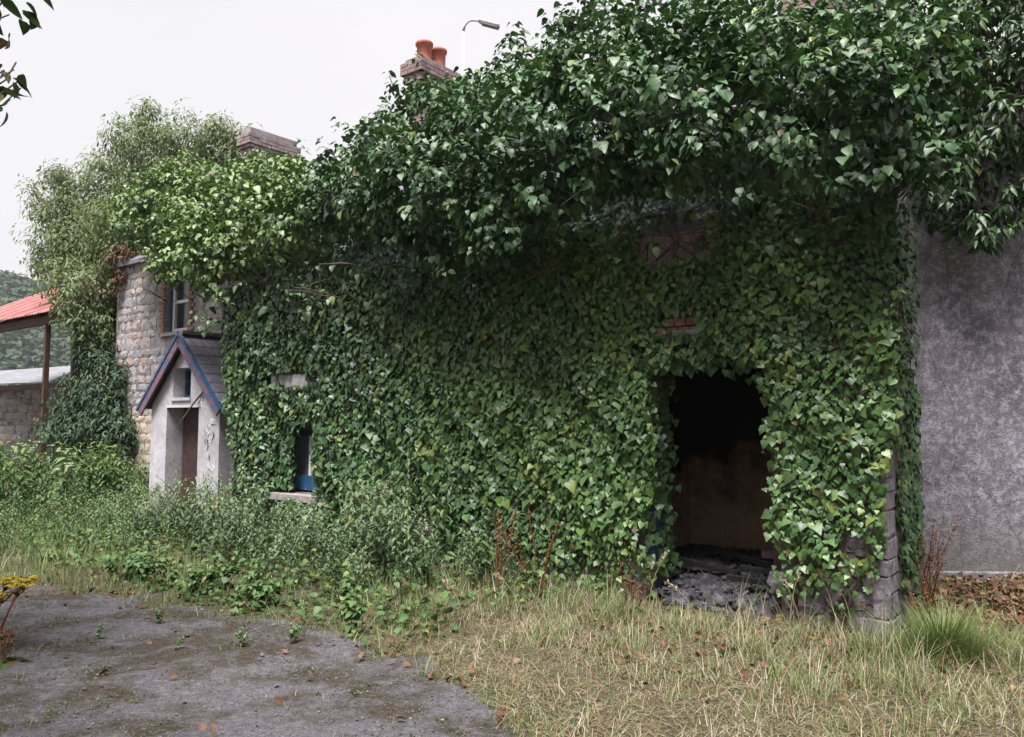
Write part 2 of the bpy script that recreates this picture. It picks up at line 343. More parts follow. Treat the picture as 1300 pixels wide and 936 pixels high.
def m_ground():
    t = NT('earth_and_turf'); p = t.coord(); n1 = t.noise(p, .8, 5, .6); n2 = t.noise(p, 9, 7, .7); n3 = t.noise(p, 60, 4, .7)
    c = t.ramp(n2, [(.3, (.035, .030, .020)), (.5, (.075, .064, .040)), (.7, (.13, .11, .07))])
    c = t.mix(t.ramp(n1, [(.44, 0), (.62, .6)]), c, t.ramp(n2, [(.35, (.025, .04, .012)), (.65, (.075, .095, .03))]))
    c = t.mix(t.ramp(n3, [(.4, 0), (.75, .5)]), c, (.17, .15, .10)); t.bump(t.mix(.5, n2, n3), .8, .04); return t.fin(c, .95, .15)
M['ground'] = m_ground()
def m_track():
    t = NT('worn_track'); p = t.coord(); n0 = t.noise(p, 1.1, 4, .55, dist=.3); n1 = t.noise(p, 3.4, 9, .72, dist=.2); n2 = t.noise(p, 22, 8, .8); n3 = t.noise(p, 110, 4, .8)
    g_ = t.ramp(n2, [(.30, (.13, .118, .128)), (.5, (.27, .25, .275)), (.70, (.48, .455, .50))])                 # bare stony crust
    b_ = t.ramp(n2, [(.32, (.060, .046, .032)), (.52, (.135, .105, .072)), (.70, (.24, .195, .15))])              # soil and old moss
    c = t.mix(t.ramp(t.math('ADD', t.math('MULTIPLY', n0, .6), t.math('MULTIPLY', n1, .6)), [(.55, 0), (.66, 1)]), g_, b_)
    c = t.mix(t.ramp(t.noise(p, 5, 7, .75), [(.56, 0), (.66, .7)]), c, (.085, .090, .038))
    c = t.mix(t.ramp(n3, [(.45, 0), (.62, .7)]), c, (.055, .047, .047)); c = t.mix(t.ramp(t.vor(p, 38), [(.10, .55), (.26, 0)]), c, (.44, .42, .46))
    t.bump(t.mix(.5, t.mix(.5, n1, n2), n3), 1., .07); return t.fin(c, .92, .2)
M['track'] = m_track()
M['hillm'] = m_mottle('hill_turf', (.035, .06, .03), (.06, .09, .045), (.09, .12, .06), .05, 0.)
M['wood'] = leafmat('far_foliage', [(0, (.030, .055, .035)), (.5, (.055, .09, .055)), (1, (.095, .135, .08))], rough=.7, spec=.2, vein=0.)

# ------------------------------------------------------------------ the ground
def gz(x, y):
    x = np.asarray(x, float); y = np.asarray(y, float)
    r = .03*sn(x*.9, y*.9)+.012*sn(x*3, y*3, 2)
    pile = np.exp(-((x-4.6)/1.4)**2-((y-7.5)/.8)**2)*.10
    near = np.exp(-(((x)/22)**2+((y-9)/22)**2))
    return r*near+pile-.02
def grid_axis(a0, a1, fine, lim, k=1.35):
    c = list(np.arange(a0, a1, fine)); s = fine
    while c[0] > -lim: s *= k; c.insert(0, c[0]-s)
    s = fine
    while c[-1] < lim: s *= k; c.append(c[-1]+s)
    return np.array(c)
xs = grid_axis(-8, 7, .16, 430); ys = grid_axis(2.5, 18, .16, 430)
X, Y = np.meshgrid(xs, ys, indexing='ij'); Zg = gz(X, Y)
nx, ny = X.shape; ii = np.arange(nx*ny).reshape(nx, ny)
F = np.stack([ii[:-1, :-1], ii[1:, :-1], ii[1:, 1:], ii[:-1, 1:]], -1).reshape(-1, 4)
place('ground', mesh_from('ground', np.stack([X, Y, Zg], -1).reshape(-1, 3), F, M['ground'], True), kind='structure')
def track_mask(x, y):        # >0 on the track
    e = np.interp(x, [-30, -6, -4.9, -3.7, -2.5, -1.5, -.55, -.1, .5, 3], [9.5, 8.0, 7.85, 7.55, 6.75, 6.3, 5.45, 4.6, 3.2, -3])
    return e-y+.26*sn(x*2.1, y*2.1, 4)+.14*sn(x*6, y*6, 1)+.06*sn(x*15, y*15, 2)
xs = np.arange(-14, 3, .07); ys = np.arange(.5, 9.6, .07); X, Y = np.meshgrid(xs, ys, indexing='ij'); mk = track_mask(X, Y)
Zt = gz(X, Y)+np.clip(mk*.10, -.05, .014)+.007*sn(X*5, Y*5, 3)+.003*rng.normal(size=X.shape)
nx, ny = X.shape; ii = np.arange(nx*ny).reshape(nx, ny); keep = (mk > -.5)
q = keep[:-1, :-1] & keep[1:, :-1] & keep[1:, 1:] & keep[:-1, 1:]
F = np.stack([ii[:-1, :-1], ii[1:, :-1], ii[1:, 1:], ii[:-1, 1:]], -1)[q]
used = np.unique(F); mp = -np.ones(nx*ny, int); mp[used] = np.arange(len(used))
place('track', mesh_from('track', np.stack([X, Y, Zt], -1).reshape(-1, 3)[used], mp[F], M['track'], True), kind='structure')
# far wooded hill on the left
HX = np.linspace(-420, 60, 61); HY = np.linspace(120, 420, 31); X, Y = np.meshgrid(HX, HY, indexing='ij')
def hz(x, y): return 46*np.exp(-((x+190)/120)**2)*np.exp(-((y-270)/75)**2)*(1+.12*sn(x*.03, y*.03))-.6
nx, ny = X.shape; ii = np.arange(nx*ny).reshape(nx, ny)
F = np.stack([ii[:-1, :-1], ii[1:, :-1], ii[1:, 1:], ii[:-1, 1:]], -1).reshape(-1, 4)
place('hill', mesh_from('hill', np.stack([X, Y, hz(X, Y)], -1).reshape(-1, 3), F, M['hillm'], True), kind='structure')

# ------------------------------------------------------------------ stone pieces
def stone_mesh(seed, name='stone', mat=None):
    g = np.random.default_rng(seed); V = []; F = []
    # 4x4 face plate pushed out, unit size in x,z, depth in y (out = -y)
    n = 4
    for i in range(n):
        for j in range(n):
            x = -.5+i/(n-1); z = -.5+j/(n-1)
            edge = i in (0, n-1) or j in (0, n-1); corner = i in (0, n-1) and j in (0, n-1)
            k = .86 if corner else 1.
            V.append((x*k+g.normal()*.065, -(.45*g.random() if edge else .6+g.random()*.4), z*k+g.normal()*.05))
    for i in range(n-1):
        for j in range(n-1): F.append((i*n+j, (i+1)*n+j, (i+1)*n+j+1, i*n+j+1))
    return mesh_from(name, np.array(V), F, mat or M['stone'])
STONES = [stone_mesh(i) for i in range(10)]
BARE = [stone_mesh(30+i, 'stone', M['stone_bare']) for i in range(8)]
QUOINS = [stone_mesh(50+i, 'quoin', M['quoin']) for i in range(6)]
def hewn(seed):
    g = np.random.default_rng(seed); b = MB(); V = []
    for y in (0., -1.):
        k = 1. if y == 0 else .9
        for (x, z) in ((-.5, -.5), (.5, -.5), (.5, .5), (-.5, .5)): V.append((x*k+g.normal()*.03, y*(1-.25*g.random()), z*k+g.normal()*.04))
    return mesh_from('quoin', np.array(V), [(3, 2, 1, 0)[::-1], (4, 5, 6, 7), (0, 1, 5, 4), (1, 2, 6, 5), (2, 3, 7, 6), (3, 0, 4, 7)], M['quoin'])
HEWN = [hewn(70+i) for i in range(8)]
def put_stone(name, me, c, su, sz, dep, parent, ax=U3, out=N3):
    o = bpy.data.objects.new(name, me); col.objects.link(o); o.parent = parent
    off = np.array(origin(parent)); p = np.asarray(c)-off; a = -ax*su; b = -out*dep; z = Z3*sz
    o.matrix_basis = Matrix([[a[r], b[r], z[r], p[r]] for r in range(3)]+[[0, 0, 0, 1]])
    return o

# ------------------------------------------------------------------ the old stone house behind (facade at d = -1.57)
FD = -1.57
house = empty('stone_house', W(15.4, 0, FD), 'old two-storey rubble stone house with brick chimneys behind the ivy', 'house')
WU0, WU1, WZ0, WZ1 = 12.62, 13.50, 3.25, 4.52
m = MB()
for (a, b, c, d_) in [(2.7, WU0, 0, 4.95), (WU1, 15.5, 0, 4.95), (WU0, WU1, 0, WZ0), (WU0, WU1, WZ1, 4.95)]:
    m.wbox(a, b, c, d_, FD-.45, FD)
m.wbox(15.05, 15.5, 0, 4.95, FD-5.0, FD-.452); m.wbox(1.0, 1.45, 0, 4.95, FD-5.0, FD-.452); m.wbox(1.0, 15.5, 0, 4.95, FD-5.4, FD-5.002)
for ue in (15.05, 1.0):                                     # gable triangles
    P = [W(ue, 4.952, FD), W(ue, 4.952, FD-5.4), W(ue, 6.85, FD-2.7), W(ue+.45, 4.952, FD), W(ue+.45, 4.952, FD-5.4), W(ue+.45, 6.85, FD-2.7)]
    m.add(P, [(0, 1, 2), (3, 5, 4), (0, 3, 4, 1), (1, 4, 5, 2), (2, 5, 3, 0)])
hw = m.build('wall', M['facade'], house)
z = .1; g = np.random.default_rng(3); cnt = 0
while z < 4.88:                                              # rubble stones of the part of the facade in view
    h = g.uniform(.13, .24); u = 11.3
    while u < 15.42:
        w = g.uniform(.17, .42)
        if u+w > 15.48: w = 15.48-u
        inwin = (u+w > WU0-.22 and u < WU1+.22 and z+h > WZ0-.1 and z < WZ1+.1)
        if w > .08 and not inwin and z+h < 4.93 and not (u < 12.4 and (z < 3 or z > 4.2)):
            put_stone('stone', STONES[int(g.integers(10))], W(u+w/2, z+h/2, FD+.004), w*1.0, h*1.0, g.uniform(.012, .035), hw); cnt += 1
        u += w
    z += h
BR = mesh_from('brick', *[(lambda b: (np.array(b.v), b.f))(MB().obox((0, 0, 0), (.5, 0, 0), (0, .5, 0), (0, 0, .5)))][0], M['brick'])
def put_brick(name, c, su, sz, dep, parent, tilt=0.):
    o = bpy.data.objects.new(name, BR); col.objects.link(o); o.parent = parent
    p = np.asarray(c)-np.array(origin(parent)); a = (U3*math.cos(tilt)+Z3*math.sin(tilt))*su; zz = (Z3*math.cos(tilt)-U3*math.sin(tilt))*sz; b = N3*dep
    o.matrix_basis = Matrix([[a[r], b[r], zz[r], p[r]] for r in range(3)]+[[0, 0, 0, 1]])
    return o
zz = WZ0-.08; k = 0
while zz < WZ1+.05:                                          # brick dressings round the upstairs window
    for side in (0, 1):
        w = .21 if k % 2 else .13
        uc = WU1+w/2+.004 if side else WU0-w/2-.004
        put_brick('brick', W(uc, zz+.034, FD-.03), w-.01, .064, .12, hw)
    zz += .075; k += 1
win = MB().wbox(WU1-.10, WU1-.002, WZ0, WZ1, FD-.22, FD-.14).wbox(WU0+.002, WU0+.10, WZ0, WZ1, FD-.22, FD-.14).wbox(WU0+.1, WU1-.1, WZ1-.08, WZ1, FD-.22, FD-.14).wbox(WU0+.1, WU1-.1, WZ0, WZ0+.09, FD-.22, FD-.14).wbox(WU0+.1, WU1-.1, 3.84, 3.9, FD-.215, FD-.15).build('window', M['white'], house)
MB().wbox(WU0+.1, WU1-.1, WZ0+.09, 3.84, FD-.195, FD-.19).build('pane', M['glass'], win)
MB().wbox(WU0+.1, WU1-.1, 3.9, WZ1-.08, FD-.185, FD-.18).build('pane', M['glass'], win)
MB().wbox(WU1-.03, WU1-.001, WZ0, WZ1, FD-.13, FD-.09).build('blue_jamb', M['blue'], win)
MB().wbox(WU0-.05, WU1+.05, WZ0-.07, WZ0-.003, FD-.2, FD+.06).build('sill', M['sill'], win)
m = MB()                                                     # slate roof
for sgn in (0, 1):
    e = FD+.12 if sgn == 0 else FD-5.62
    a, b, c, d_ = W(15.53, 4.84, e), W(.9, 4.84, e), W(.9, 6.93, FD-2.7), W(15.53, 6.93, FD-2.7)
    P = [a, b, c, d_]; P += [p-np.array([0, 0, .08]) for p in P]
    m.add(P, [(0, 1, 2, 3), (7, 6, 5, 4), (0, 4, 5, 1), (1, 5, 6, 2), (2, 6, 7, 3), (3, 7, 4, 0)])
roof = m.build('roof', M['slate'], house)
for k in range(33):
    MB().obox(W(15.4-.44*k, 6.955, FD-2.7), U3*.21, N3*.09, Z3*.035).build('ridge_tile', M['slate'], roof)
def chimney(u0, u1, d0, d1, zt, red, pots, label):
    ch = MB().wbox(u0+.06, u1-.06, 5.6, zt-.5, d0+.06, d1-.06).build('chimney', M['chim'] if not red else M['chimr'], house)
    ch['label'] = label
    m = MB(); g = np.random.default_rng(int(u0*100)); z = 6.0; row = 0
    while z < zt-.01:
        top = zt-z
        e = 0. if top > .5 else (.05 if top > .35 else (.10 if top > .12 else .03))
        a0, a1, b0, b1 = u0+.05-e, u1-.05+e, d0+.05-e, d1-.05+e
        for face in range(4):
            L = (a1-a0) if face < 2 else (b1-b0); s = -(row % 2)*.11
            while s < L-.01:
                w = min(.222, L-s); lo = max(s, 0)
                if s+w-lo > .03:
                    j = g.normal()*.004
                    if g.random() < .03 and top < .15: s += .23; continue
                    if face == 0: m.wbox(a0+lo, a0+s+w, z, z+.066, b1-.1, b1+j)
                    elif face == 1: m.wbox(a0+lo, a0+s+w, z, z+.066, b0+j, b0+.1)
                    elif face == 2: m.wbox(a1-.1, a1+j, z, z+.066, b0+lo+.003, b0+s+w-.003)
                    else: m.wbox(a0+j, a0+.1, z, z+.066, b0+lo+.003, b0+s+w-.003)
                s += .232
        z += .077; row += 1
    m.build('bricks', M['chimr'] if red else M['chim'], ch, kind='stuff')
    MB().wbox(u0+.02, u1-.02, zt-.12, zt+.03, d0+.02, d1-.02).build('cap', M['chimwash'], ch)
    for (pu, pd) in pots:
        P = W(pu, 0, pd); V = []; prof = [(.13, zt+.02), (.135, zt+.1), (.14, zt+.34), (.165, zt+.35), (.17, zt+.40), (.155, zt+.42), (.12, zt+.41), (.115, zt+.2)]
        mb = MB(); kk = 14
        for r_, z_ in prof:
            for j in range(kk): V.append((P[0]+r_*math.cos(2*math.pi*j/kk), P[1]+r_*math.sin(2*math.pi*j/kk), z_))
        F = [(i*kk+j, i*kk+(j+1) % kk, (i+1)*kk+(j+1) % kk, (i+1)*kk+j) for i in range(len(prof)-1) for j in range(kk)]
        mb.add(V, F).build('chimney_pot', M['pot'], ch, smooth=True)
    return ch
chimney(13.95, 14.35, -4.95, -3.65, 8.12, False, [], 'broad weathered chimney without pots')
chimney(8.5, 8.95, -5.0, -3.6, 8.2, True, [(8.72, -3.9), (8.72, -4.28)], 'brick chimney with two terracotta pots')
chimney(1.3, 2.0, -5.0, -3.6, 7.9, True, [], 'chimney mostly hidden by ivy')

# ------------------------------------------------------------------ the lean-to under the ivy
WL = 8.62
DU0, DU1, DZ = .80, 2.02, 2.12           # doorway
VU0, VU1, VZ0, VZ1 = 6.60, 7.42, .63, 1.96   # window
lean = empty('ruined_outbuilding', W(4.6, 0, 0), 'ruined stone outbuilding with open doorway, smothered in ivy', 'building')
m = MB()
for (a, b, c, d_) in [(0, DU0, -.1, 3.25), (DU0, DU1, DZ, 3.25), (DU1, VU0, -.1, 3.25), (VU0, VU1, -.1, VZ0), (VU0, VU1, VZ1, 3.25), (VU1, WL, -.1, 3.25)]:
    m.wbox(a, b, c, d_, -.5, 0)
fw = m.build('front_wall', M['oldwall'], lean)
def sk_(dd): return .125*np.maximum(-np.asarray(dd), 0)
P = [W(0, -.1, -.502), W(.55, -.1, -.502), W(.75, -.1, -2.52), W(.315, -.1, -2.52)]; P = [p+Z3*h for h in (0, 3.7) for p in P]
sw = MB().add(P, [(3, 2, 1, 0), (4, 5, 6, 7), (0, 1, 5, 4), (1, 2, 6, 5), (2, 3, 7, 6), (3, 0, 4, 7)]).build('side_wall', M['quoin'], lean)
MB().wbox(WL-.4, WL, -.1, 3.6, -1.55, -.502).build('side_wall', M['oldwall'], lean)
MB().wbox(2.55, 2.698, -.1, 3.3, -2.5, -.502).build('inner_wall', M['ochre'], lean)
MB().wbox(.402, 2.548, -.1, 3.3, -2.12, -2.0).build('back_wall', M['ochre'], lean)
MB().wbox(.5, 2.698, 2.9, 3.0, -2.50, -.502).build('ceiling', M['burnt'], lean)
P = [W(-.02, 3.36, -.06), W(WL+.02, 3.36, -.06), W(WL+.02, 4.6, -1.56), W(-.02, 4.6, -1.56)]; P += [p-np.array([0, 0, .1]) for p in P]
MB().add(P, [(0, 1, 2, 3), (7, 6, 5, 4), (0, 4, 5, 1), (1, 5, 6, 2), (2, 6, 7, 3), (3, 7, 4, 0)]).build('roof', M['slate'], lean)
MB().wbox(DU0-.2, DU1+.2, DZ-.001+.002, DZ+.16, -.49, .012).build('lintel', M['burnt'], lean)
for z0, z1, off in [(2.24, 2.31, 0), (2.32, 2.39, .1), (2.40, 2.47, .02)]:       # bricks showing over the doorway
    for k in range(4):
        put_brick('brick', W(1.36+off+k*.115, (z0+z1)/2, .02), .105 if off else .105, .066, .1, fw, tilt=.02*(k-1))
MB().wbox(1.42, 1.68, 2.318, 2.362, .0, .074).build('mortar_ledge', M['chimwash'], fw)
# blue door frame, left jamb
MB().wbox(DU1-.05, DU1-.004, .22, .82, -.2, -.06).build('door_jamb', M['blue'], lean)
MB().wbox(DU0+.004, DU0+.07, .1, DZ-.01, -.2, -.04).build('door_jamb', M['darkwood'], lean)
# window: blue sash, dusty pane, sill, lintel
wn = MB().wbox(VU0+.01, VU0+.09, VZ0+.03, VZ1, -.2, -.12).wbox(VU1-.09, VU1-.01, VZ0+.03, VZ1, -.2, -.12).wbox(VU0+.09, VU1-.09, VZ0+.03, VZ0+.22, -.2, -.10).wbox(VU0+.09, VU1-.09, 1.36, 1.42, -.2, -.12).wbox(6.98, 7.03, VZ0+.22, 1.36, -.19, -.13).build('window', M['blue'], lean)
MB().wbox(VU0+.09, VU1-.09, VZ0+.22, 1.36, -.17, -.165).build('pane', M['dusty'], wn)
MB().wbox(VU0+.09, VU1-.09, 1.42, VZ1, -.17, -.165).build('pane', M['dusty'], wn)
MB().wbox(6.94, 6.98, VZ0+.22, 1.36, -.16, -.10).build('glazing_bar', M['white'], wn)
MB().wbox(VU0-.06, VU1+.08, VZ0-.10, VZ0-.004, -.15, .14).build('sill', M['sill'], wn, bevel=.01)
MB().wbox(VU0-.12, VU1+.22, VZ1+.004, VZ1+.20, -.1, .045).build('lintel', M['chimwash'], wn, bevel=.01)
MB().wbox(VU0-.06, VU0-.003, 1.5, VZ1-.01, -.1, .05).build('plaster_edge', M['peel'], wn)
# pink plaster at the wall head, stones where the ivy is thin
g = np.random.default_rng(5); m = MB(); n = 14
for i in range(n):
    for j in range(5):
        u0 = 1.15+i*.075; z0 = 2.92+j*.065
        if sn(i*.5, j*.9) > -.45: m.wbox(u0, u0+.075, z0, z0+.065, .0, .018+.014*g.random())
m.build('plaster_patch', M['pinkplaster'], fw)
for (u, z, su, sz) in [(.20, .64, .22, .13), (.30, .22, .34, .16), (.62, .16, .3, .17), (.08, .30, .16, .2), (.5, .36, .25, .14), (.15, .45, .2, .13), (.8, .3, .2, .15), (.18, .85, .2, .15), (.1, 1.1, .18, .16), (.32, 1.0, .2, .12),
                      (6.85, .27, .30, .22), (6.6, .2, .25, .2), (7.1, .2, .24, .2), (4.9, .55, .28, .15), (4.6, .50, .26, .13), (4.75, .37, .3, .13), (5.05, .38, .2, .13), (3.3, .3, .3, .16), (3.0, .22, .25, .15), (3.55, .2, .22, .16), (2.3, .25, .25, .15), (2.05, .12, .2, .14), (4.2, .2, .3, .16), (5.4, .3, .3, .2)]:
    put_stone('stone', QUOINS[int(g.integers(6))], W(u, z, .003), su, sz, .028, fw)
z = -.05
while z < 2.9:                                               # rough quoins up the near corner
    h = g.uniform(.09, .2); w = g.uniform(.1, .26)
    put_stone('quoin', HEWN[int(g.integers(8))], W(w/2-.012, z+h/2, -.01), w, h*.93, .035, fw)
    w = g.uniform(.22, .4)
    put_stone('quoin', HEWN[int(g.integers(8))], W(.01+float(sk_(-w/2))*.5, z+h/2, -w/2+.02), w, h*.93, .035, sw, ax=-N3, out=-U3)
    z += h
# floor of ash and fallen rubble
xs = np.linspace(.42, 2.54, 110); ys = np.linspace(-.02, -2.01, 110); A, B = np.meshgrid(xs, ys, indexing='ij')
H = .06+.10*np.clip((-B-.3)/.9, 0, 1)+.04*sn(A*4, B*4)+.02*sn(A*11, B*11, 2)+.008*rng.normal(size=A.shape)-.05*(B > -.1)
P = (R0[None, None]+A[..., None]*U+B[..., None]*N); P = np.concatenate([P, H[..., None]], -1)
ii = np.arange(110*110).reshape(110, 110); F = np.stack([ii[:-1, :-1], ii[:-1, 1:], ii[1:, 1:], ii[1:, :-1]], -1).reshape(-1, 4)
place('floor', mesh_from('floor', P.reshape(-1, 3)-np.array(origin(lean)), F, M['ash']), lean)
m = MB()
for k in range(900):
    u, d = g.uniform(.5, 2.4), g.uniform(-1.95, .08); s = g.uniform(.006, .024)
    zf = .06+.10*np.clip((-d-.3)/.9, 0, 1)+.02
    if d > -.02: zf = float(gz(*W(u, 0, d)[:2]))+.02; u = g.uniform(1.0, 1.85)
    q = norm(g.normal(size=(3, 3))); a = norm(q[0]); b = norm(np.cross(a, q[1])); c = np.cross(a, b)
    m.obox(W(u, zf, d), a*s*g.uniform(.6, 1.6), b*s, c*s*g.uniform(.3, .9))
m.build('rubble_in_doorway', M['debris'], kind='stuff')['label'] = 'grey rubble and broken slate strewn inside the doorway'
for k, (u, d, L, az, mt) in enumerate([(1.05, -.75, .75, .5, 'burnt'), (1.55, -1.1, .9, -.3, 'burnt'), (1.2, -.45, .5, .9, 'burnt'), (1.75, -.7, .6, .1, 'burnt'), (1.0, -1.2, .6, -.8, 'burnt')]):
    a = U3*math.cos(az)+N3*math.sin(az); b = np.cross(Z3, a); zz_ = .14+.1*np.clip((-d-.3)/.9, 0, 1)+.02
    o = MB().obox(W(u, zz_, d), a*L/2+Z3*.04, b*.035, Z3*.025).build('charred_timber', M['burnt'], bevel=.006)
    tag(o, ['long charred timber at the right of the doorway floor', 'charred timber deepest inside the dark doorway', 'short charred timber nearest the doorway threshold', 'charred timber beside the left jamb inside the doorway', 'charred timber in the far right corner behind the doorway'][k], 'timber', 'burnt timbers on the doorway floor')
o = MB().obox(W(1.3, .30, -1.15), U3*.09+N3*.03, N3*.05-U3*.02, Z3*.035).build('loose_brick', M['chimr'], bevel=.006)
tag(o, 'single loose red brick on the rubble inside the doorway', 'brick')

# ------------------------------------------------------------------ grey rendered wall on the right
g0 = np.array([3.86, 7.9]); gd = norm(np.array([1, -.085])); gn = np.array([gd[1], -gd[0]])
G3 = np.array([*gd, 0]); GN = np.array([*gn, 0])
if GN[1] > 0: GN = -GN
gw = empty('rendered_wall', (6.5, 7.6, 0), 'tall grey cement-rendered wall with lichen, right of the ivy', 'wall')
def gp(s, z, d): return np.array([*g0, 0])+G3*s+GN*d+Z3*z
nS, nZ = 90, 76; A, B = np.meshgrid(np.linspace(0, 6, nS), np.linspace(-.2, 5.0, nZ), indexing='ij')
D = .010*sn(A*2, B*2)+.006*sn(A*6, B*6, 2)+.004*sn(A*15, B*15, 4)
P = np.array([*g0, 0])+A[..., None]*G3+D[..., None]*GN+B[..., None]*Z3; ii = np.arange(nS*nZ).reshape(nS, nZ)
F = np.stack([ii[:-1, :-1], ii[1:, :-1], ii[1:, 1:], ii[:-1, 1:]], -1).reshape(-1, 4)
place('render_face', mesh_from('render_face', P.reshape(-1, 3)-np.array(origin(gw)), F, M['render'], True), gw)
MB().obox(gp(3, 2.4, -.27), G3*3, GN*.25, Z3*2.59).build('masonry', M['mortar'], gw)
MB().obox(gp(3.1, .05, .03), G3*2.9, GN*.025, Z3*.07).build('plinth', M['quoin'], gw, bevel=.015)
MB().obox(gp(.05, 2.4, .03), G3*.06, GN*.03, Z3*2.5).build('corner_band', M['render'], gw, bevel=.01)

# ------------------------------------------------------------------ porch
PO = W(11.58, 0, -.37); PA = -U3; PB = -N3
def pp(a, z, b): return PO+PA*a+PB*b+Z3*z
def pbox(m, a0, a1, z0, z1, b0, b1): return m.obox(pp((a0+a1)/2, (z0+z1)/2, (b0+b1)/2), PA*(a1-a0)/2, PB*(b1-b0)/2, Z3*(z1-z0)/2)
porch = empty('gabled_porch', PO, 'small pale gabled porch with slate roof and blue-red bargeboards', 'porch')
PW, PE, PT, PC = 2.06, 1.80, 2.83, 1.03
m = MB(); pbox(m, 0, .5, -.1, PE, 0, .34); pbox(m, 1.47, PW, -.1, PE, 0, .34)
pw = m.build('front_wall', M['porchw'], porch)
# gable with a small window opening
def gy(a): return PT-.02-abs(a-PC)*(PT-PE)/PC
m = MB()
def gpoly(pts, b0=.0, b1=.34):
    n = len(pts); P = [pp(a, z, b0) for a, z in pts]+[pp(a, z, b1) for a, z in pts]
    m.add(P, [tuple(range(n)), tuple(range(n, 2*n))[::-1]]+[(i, i+n, (i+1) % n+n, (i+1) % n) for i in range(n)])
w0, w1, q0, q1 = .67, 1.21, 1.92, 2.40
gpoly([(0, PE+.002), (w0, PE+.002), (w0, gy(w0)), ]); gpoly([(w1, PE+.002), (PW, PE+.002), (w1, gy(w1))])
gpoly([(w0+.002, PE+.002), (w1-.002, PE+.002), (w1-.002, q0), (w0+.002, q0)]); gpoly([(w0+.002, q1), (w1-.002, q1), (w1-.002, gy(w1)), (PC, gy(PC)), (w0+.002, gy(w0))])
m.build('gable', M['porchw'], porch)
m = MB(); pbox(m, 0, .3, -.1, PE, .342, 1.2); m.build('side_wall', M['porchw'], porch)
m = MB(); pbox(m, PW-.3, PW, -.1, PE, .342, 1.2); m.build('side_wall', M['porchw'], porch)
m = MB(); pbox(m, 0.49, 1.49, 1.76, 1.80-.002, -.012, .30); m.build('lintel', M['white'], porch)
m = MB(); pbox(m, .52, 1.46, 0, 1.76, .28, .335)
dr = m.build('door', M['darkwood'], porch)
m = MB(); pbox(m, 1.30, 1.36, 0, 1.75, .262, .282); m.build('door_frame', M['barge'], porch)
wnp = MB(); pbox(wnp, w0+.005, w0+.05, q0+.003, q1-.003, .2, .27); pbox(wnp, w1-.05, w1-.005, q0+.003, q1-.003, .2, .27); pbox(wnp, w0+.05, w1-.05, q0+.003, q0+.045, .2, .27); pbox(wnp, w0+.05, w1-.05, q1-.045, q1-.003, .2, .27)
wno = wnp.build('window', M['blue'], porch)
m = MB(); pbox(m, w0+.05, w1-.05, q0+.045, q1-.045, .24, .245); m.build('pane', M['glass'], wno)
m = MB(); pbox(m, 1.0, 1.03, q0+.045, q1-.045, .21, .235); m.build('glazing_bar', M['barge'], wno)
m = MB(); pbox(m, w0-.02, w1+.02, q0-.05, q0-.002, -.03, .15); m.build('sill', M['porchw'], wno)
# roof slopes
rise = (PT+.12-(PE-.02)); run = PC+.17; sl_ = math.hypot(rise, run); sA = PA*run/sl_; sdir = {1: (PA*run-Z3*rise)/sl_, -1: (-PA*run-Z3*rise)/sl_}
apx = lambda b: pp(PC, PT+.12, b)
roofp = MB()
for s in (1, -1):
    n_ = norm(np.cross(PB, sdir[s])); n_ = n_ if n_[2] > 0 else -n_
    roofp.obox(apx(.56)+sdir[s]*sl_/2-n_*.035, sdir[s]*sl_/2, PB*.66, n_*.02)
rp = roofp.build('roof', M['darkwood'], porch)
g = np.random.default_rng(9)
for s in (1, -1):
    n_ = norm(np.cross(PB, sdir[s])); n_ = n_ if n_[2] > 0 else -n_
    for r_ in range(7):
        for k in range(5):
            b = -.1+.27*k-(.135 if r_ % 2 else 0); L = .30; t0 = .02+r_*.215
            hw_ = .131
            if b < -.11: b, hw_ = -.1, .064
            c = apx(b+hw_-.001)+sdir[s]*(t0+L/2)+n_*(.003+.003*g.random()+r_*.0005)
            ax = sdir[s]*L/2+n_*.005
            MB().obox(c, ax, PB*hw_, n_*.0045).build('slate', M['slate'], rp)
for k in range(3):
    MB().obox(apx(-.02+.42*k+.1)+Z3*.012, PA*.10, PB*.205, Z3*.028).build('ridge_tile', M['slate'], rp)
for s in (1, -1):
    n_ = norm(np.cross(PB, sdir[s])); n_ = n_ if n_[2] > 0 else -n_
    o = MB().obox(apx(-.125)+sdir[s]*(sl_/2+.02)-n_*.082, sdir[s]*(sl_/2+.05), PB*.016, n_*.066).build('bargeboard', M['barge'], porch, label='bargeboard of faded red paint')
    MB().obox(apx(-.13)+sdir[s]*(sl_/2+.03)+n_*.0, sdir[s]*(sl_/2+.06), PB*.024, n_*.022).build('blue_edging', M['blue'], o)
# flaking plaster on the right pier
for k in range(16):
    a = g.uniform(1.5, 1.92); z = g.uniform(.3, 1.95); s = g.uniform(.04, .11); q = g.uniform(0, 3)
    ax = PA*math.cos(q)+Z3*math.sin(q); az = -PA*math.sin(q)+Z3*math.cos(q)
    MB().obox(pp(a, z, -.012), ax*s+PB*-.012, az*s*.5, PB*.004).build('plaster_flake', M['peel'], pw)
# bare stick across the porch doorway
for k, (pts) in enumerate([[(1.62, 2.0, -.02), (1.45, 1.82, -.08), (1.28, 1.6, -.14), (1.1, 1.38, -.18)], [(1.8, -.02, -.4), (1.72, .6, -.42), (1.5, 1.02, -.42), (1.25, 1.1, -.4)]]):
    o = MB().tube([pp(*p) for p in pts], [.018, .014, .011, .006][:len(pts)], 5).build('bare_stick', M['stem'])
    tag(o, ['dead creeper stem hanging slantwise across the porch doorway head', 'bare bent stick growing up in front of the porch right pier'][k], 'stick')

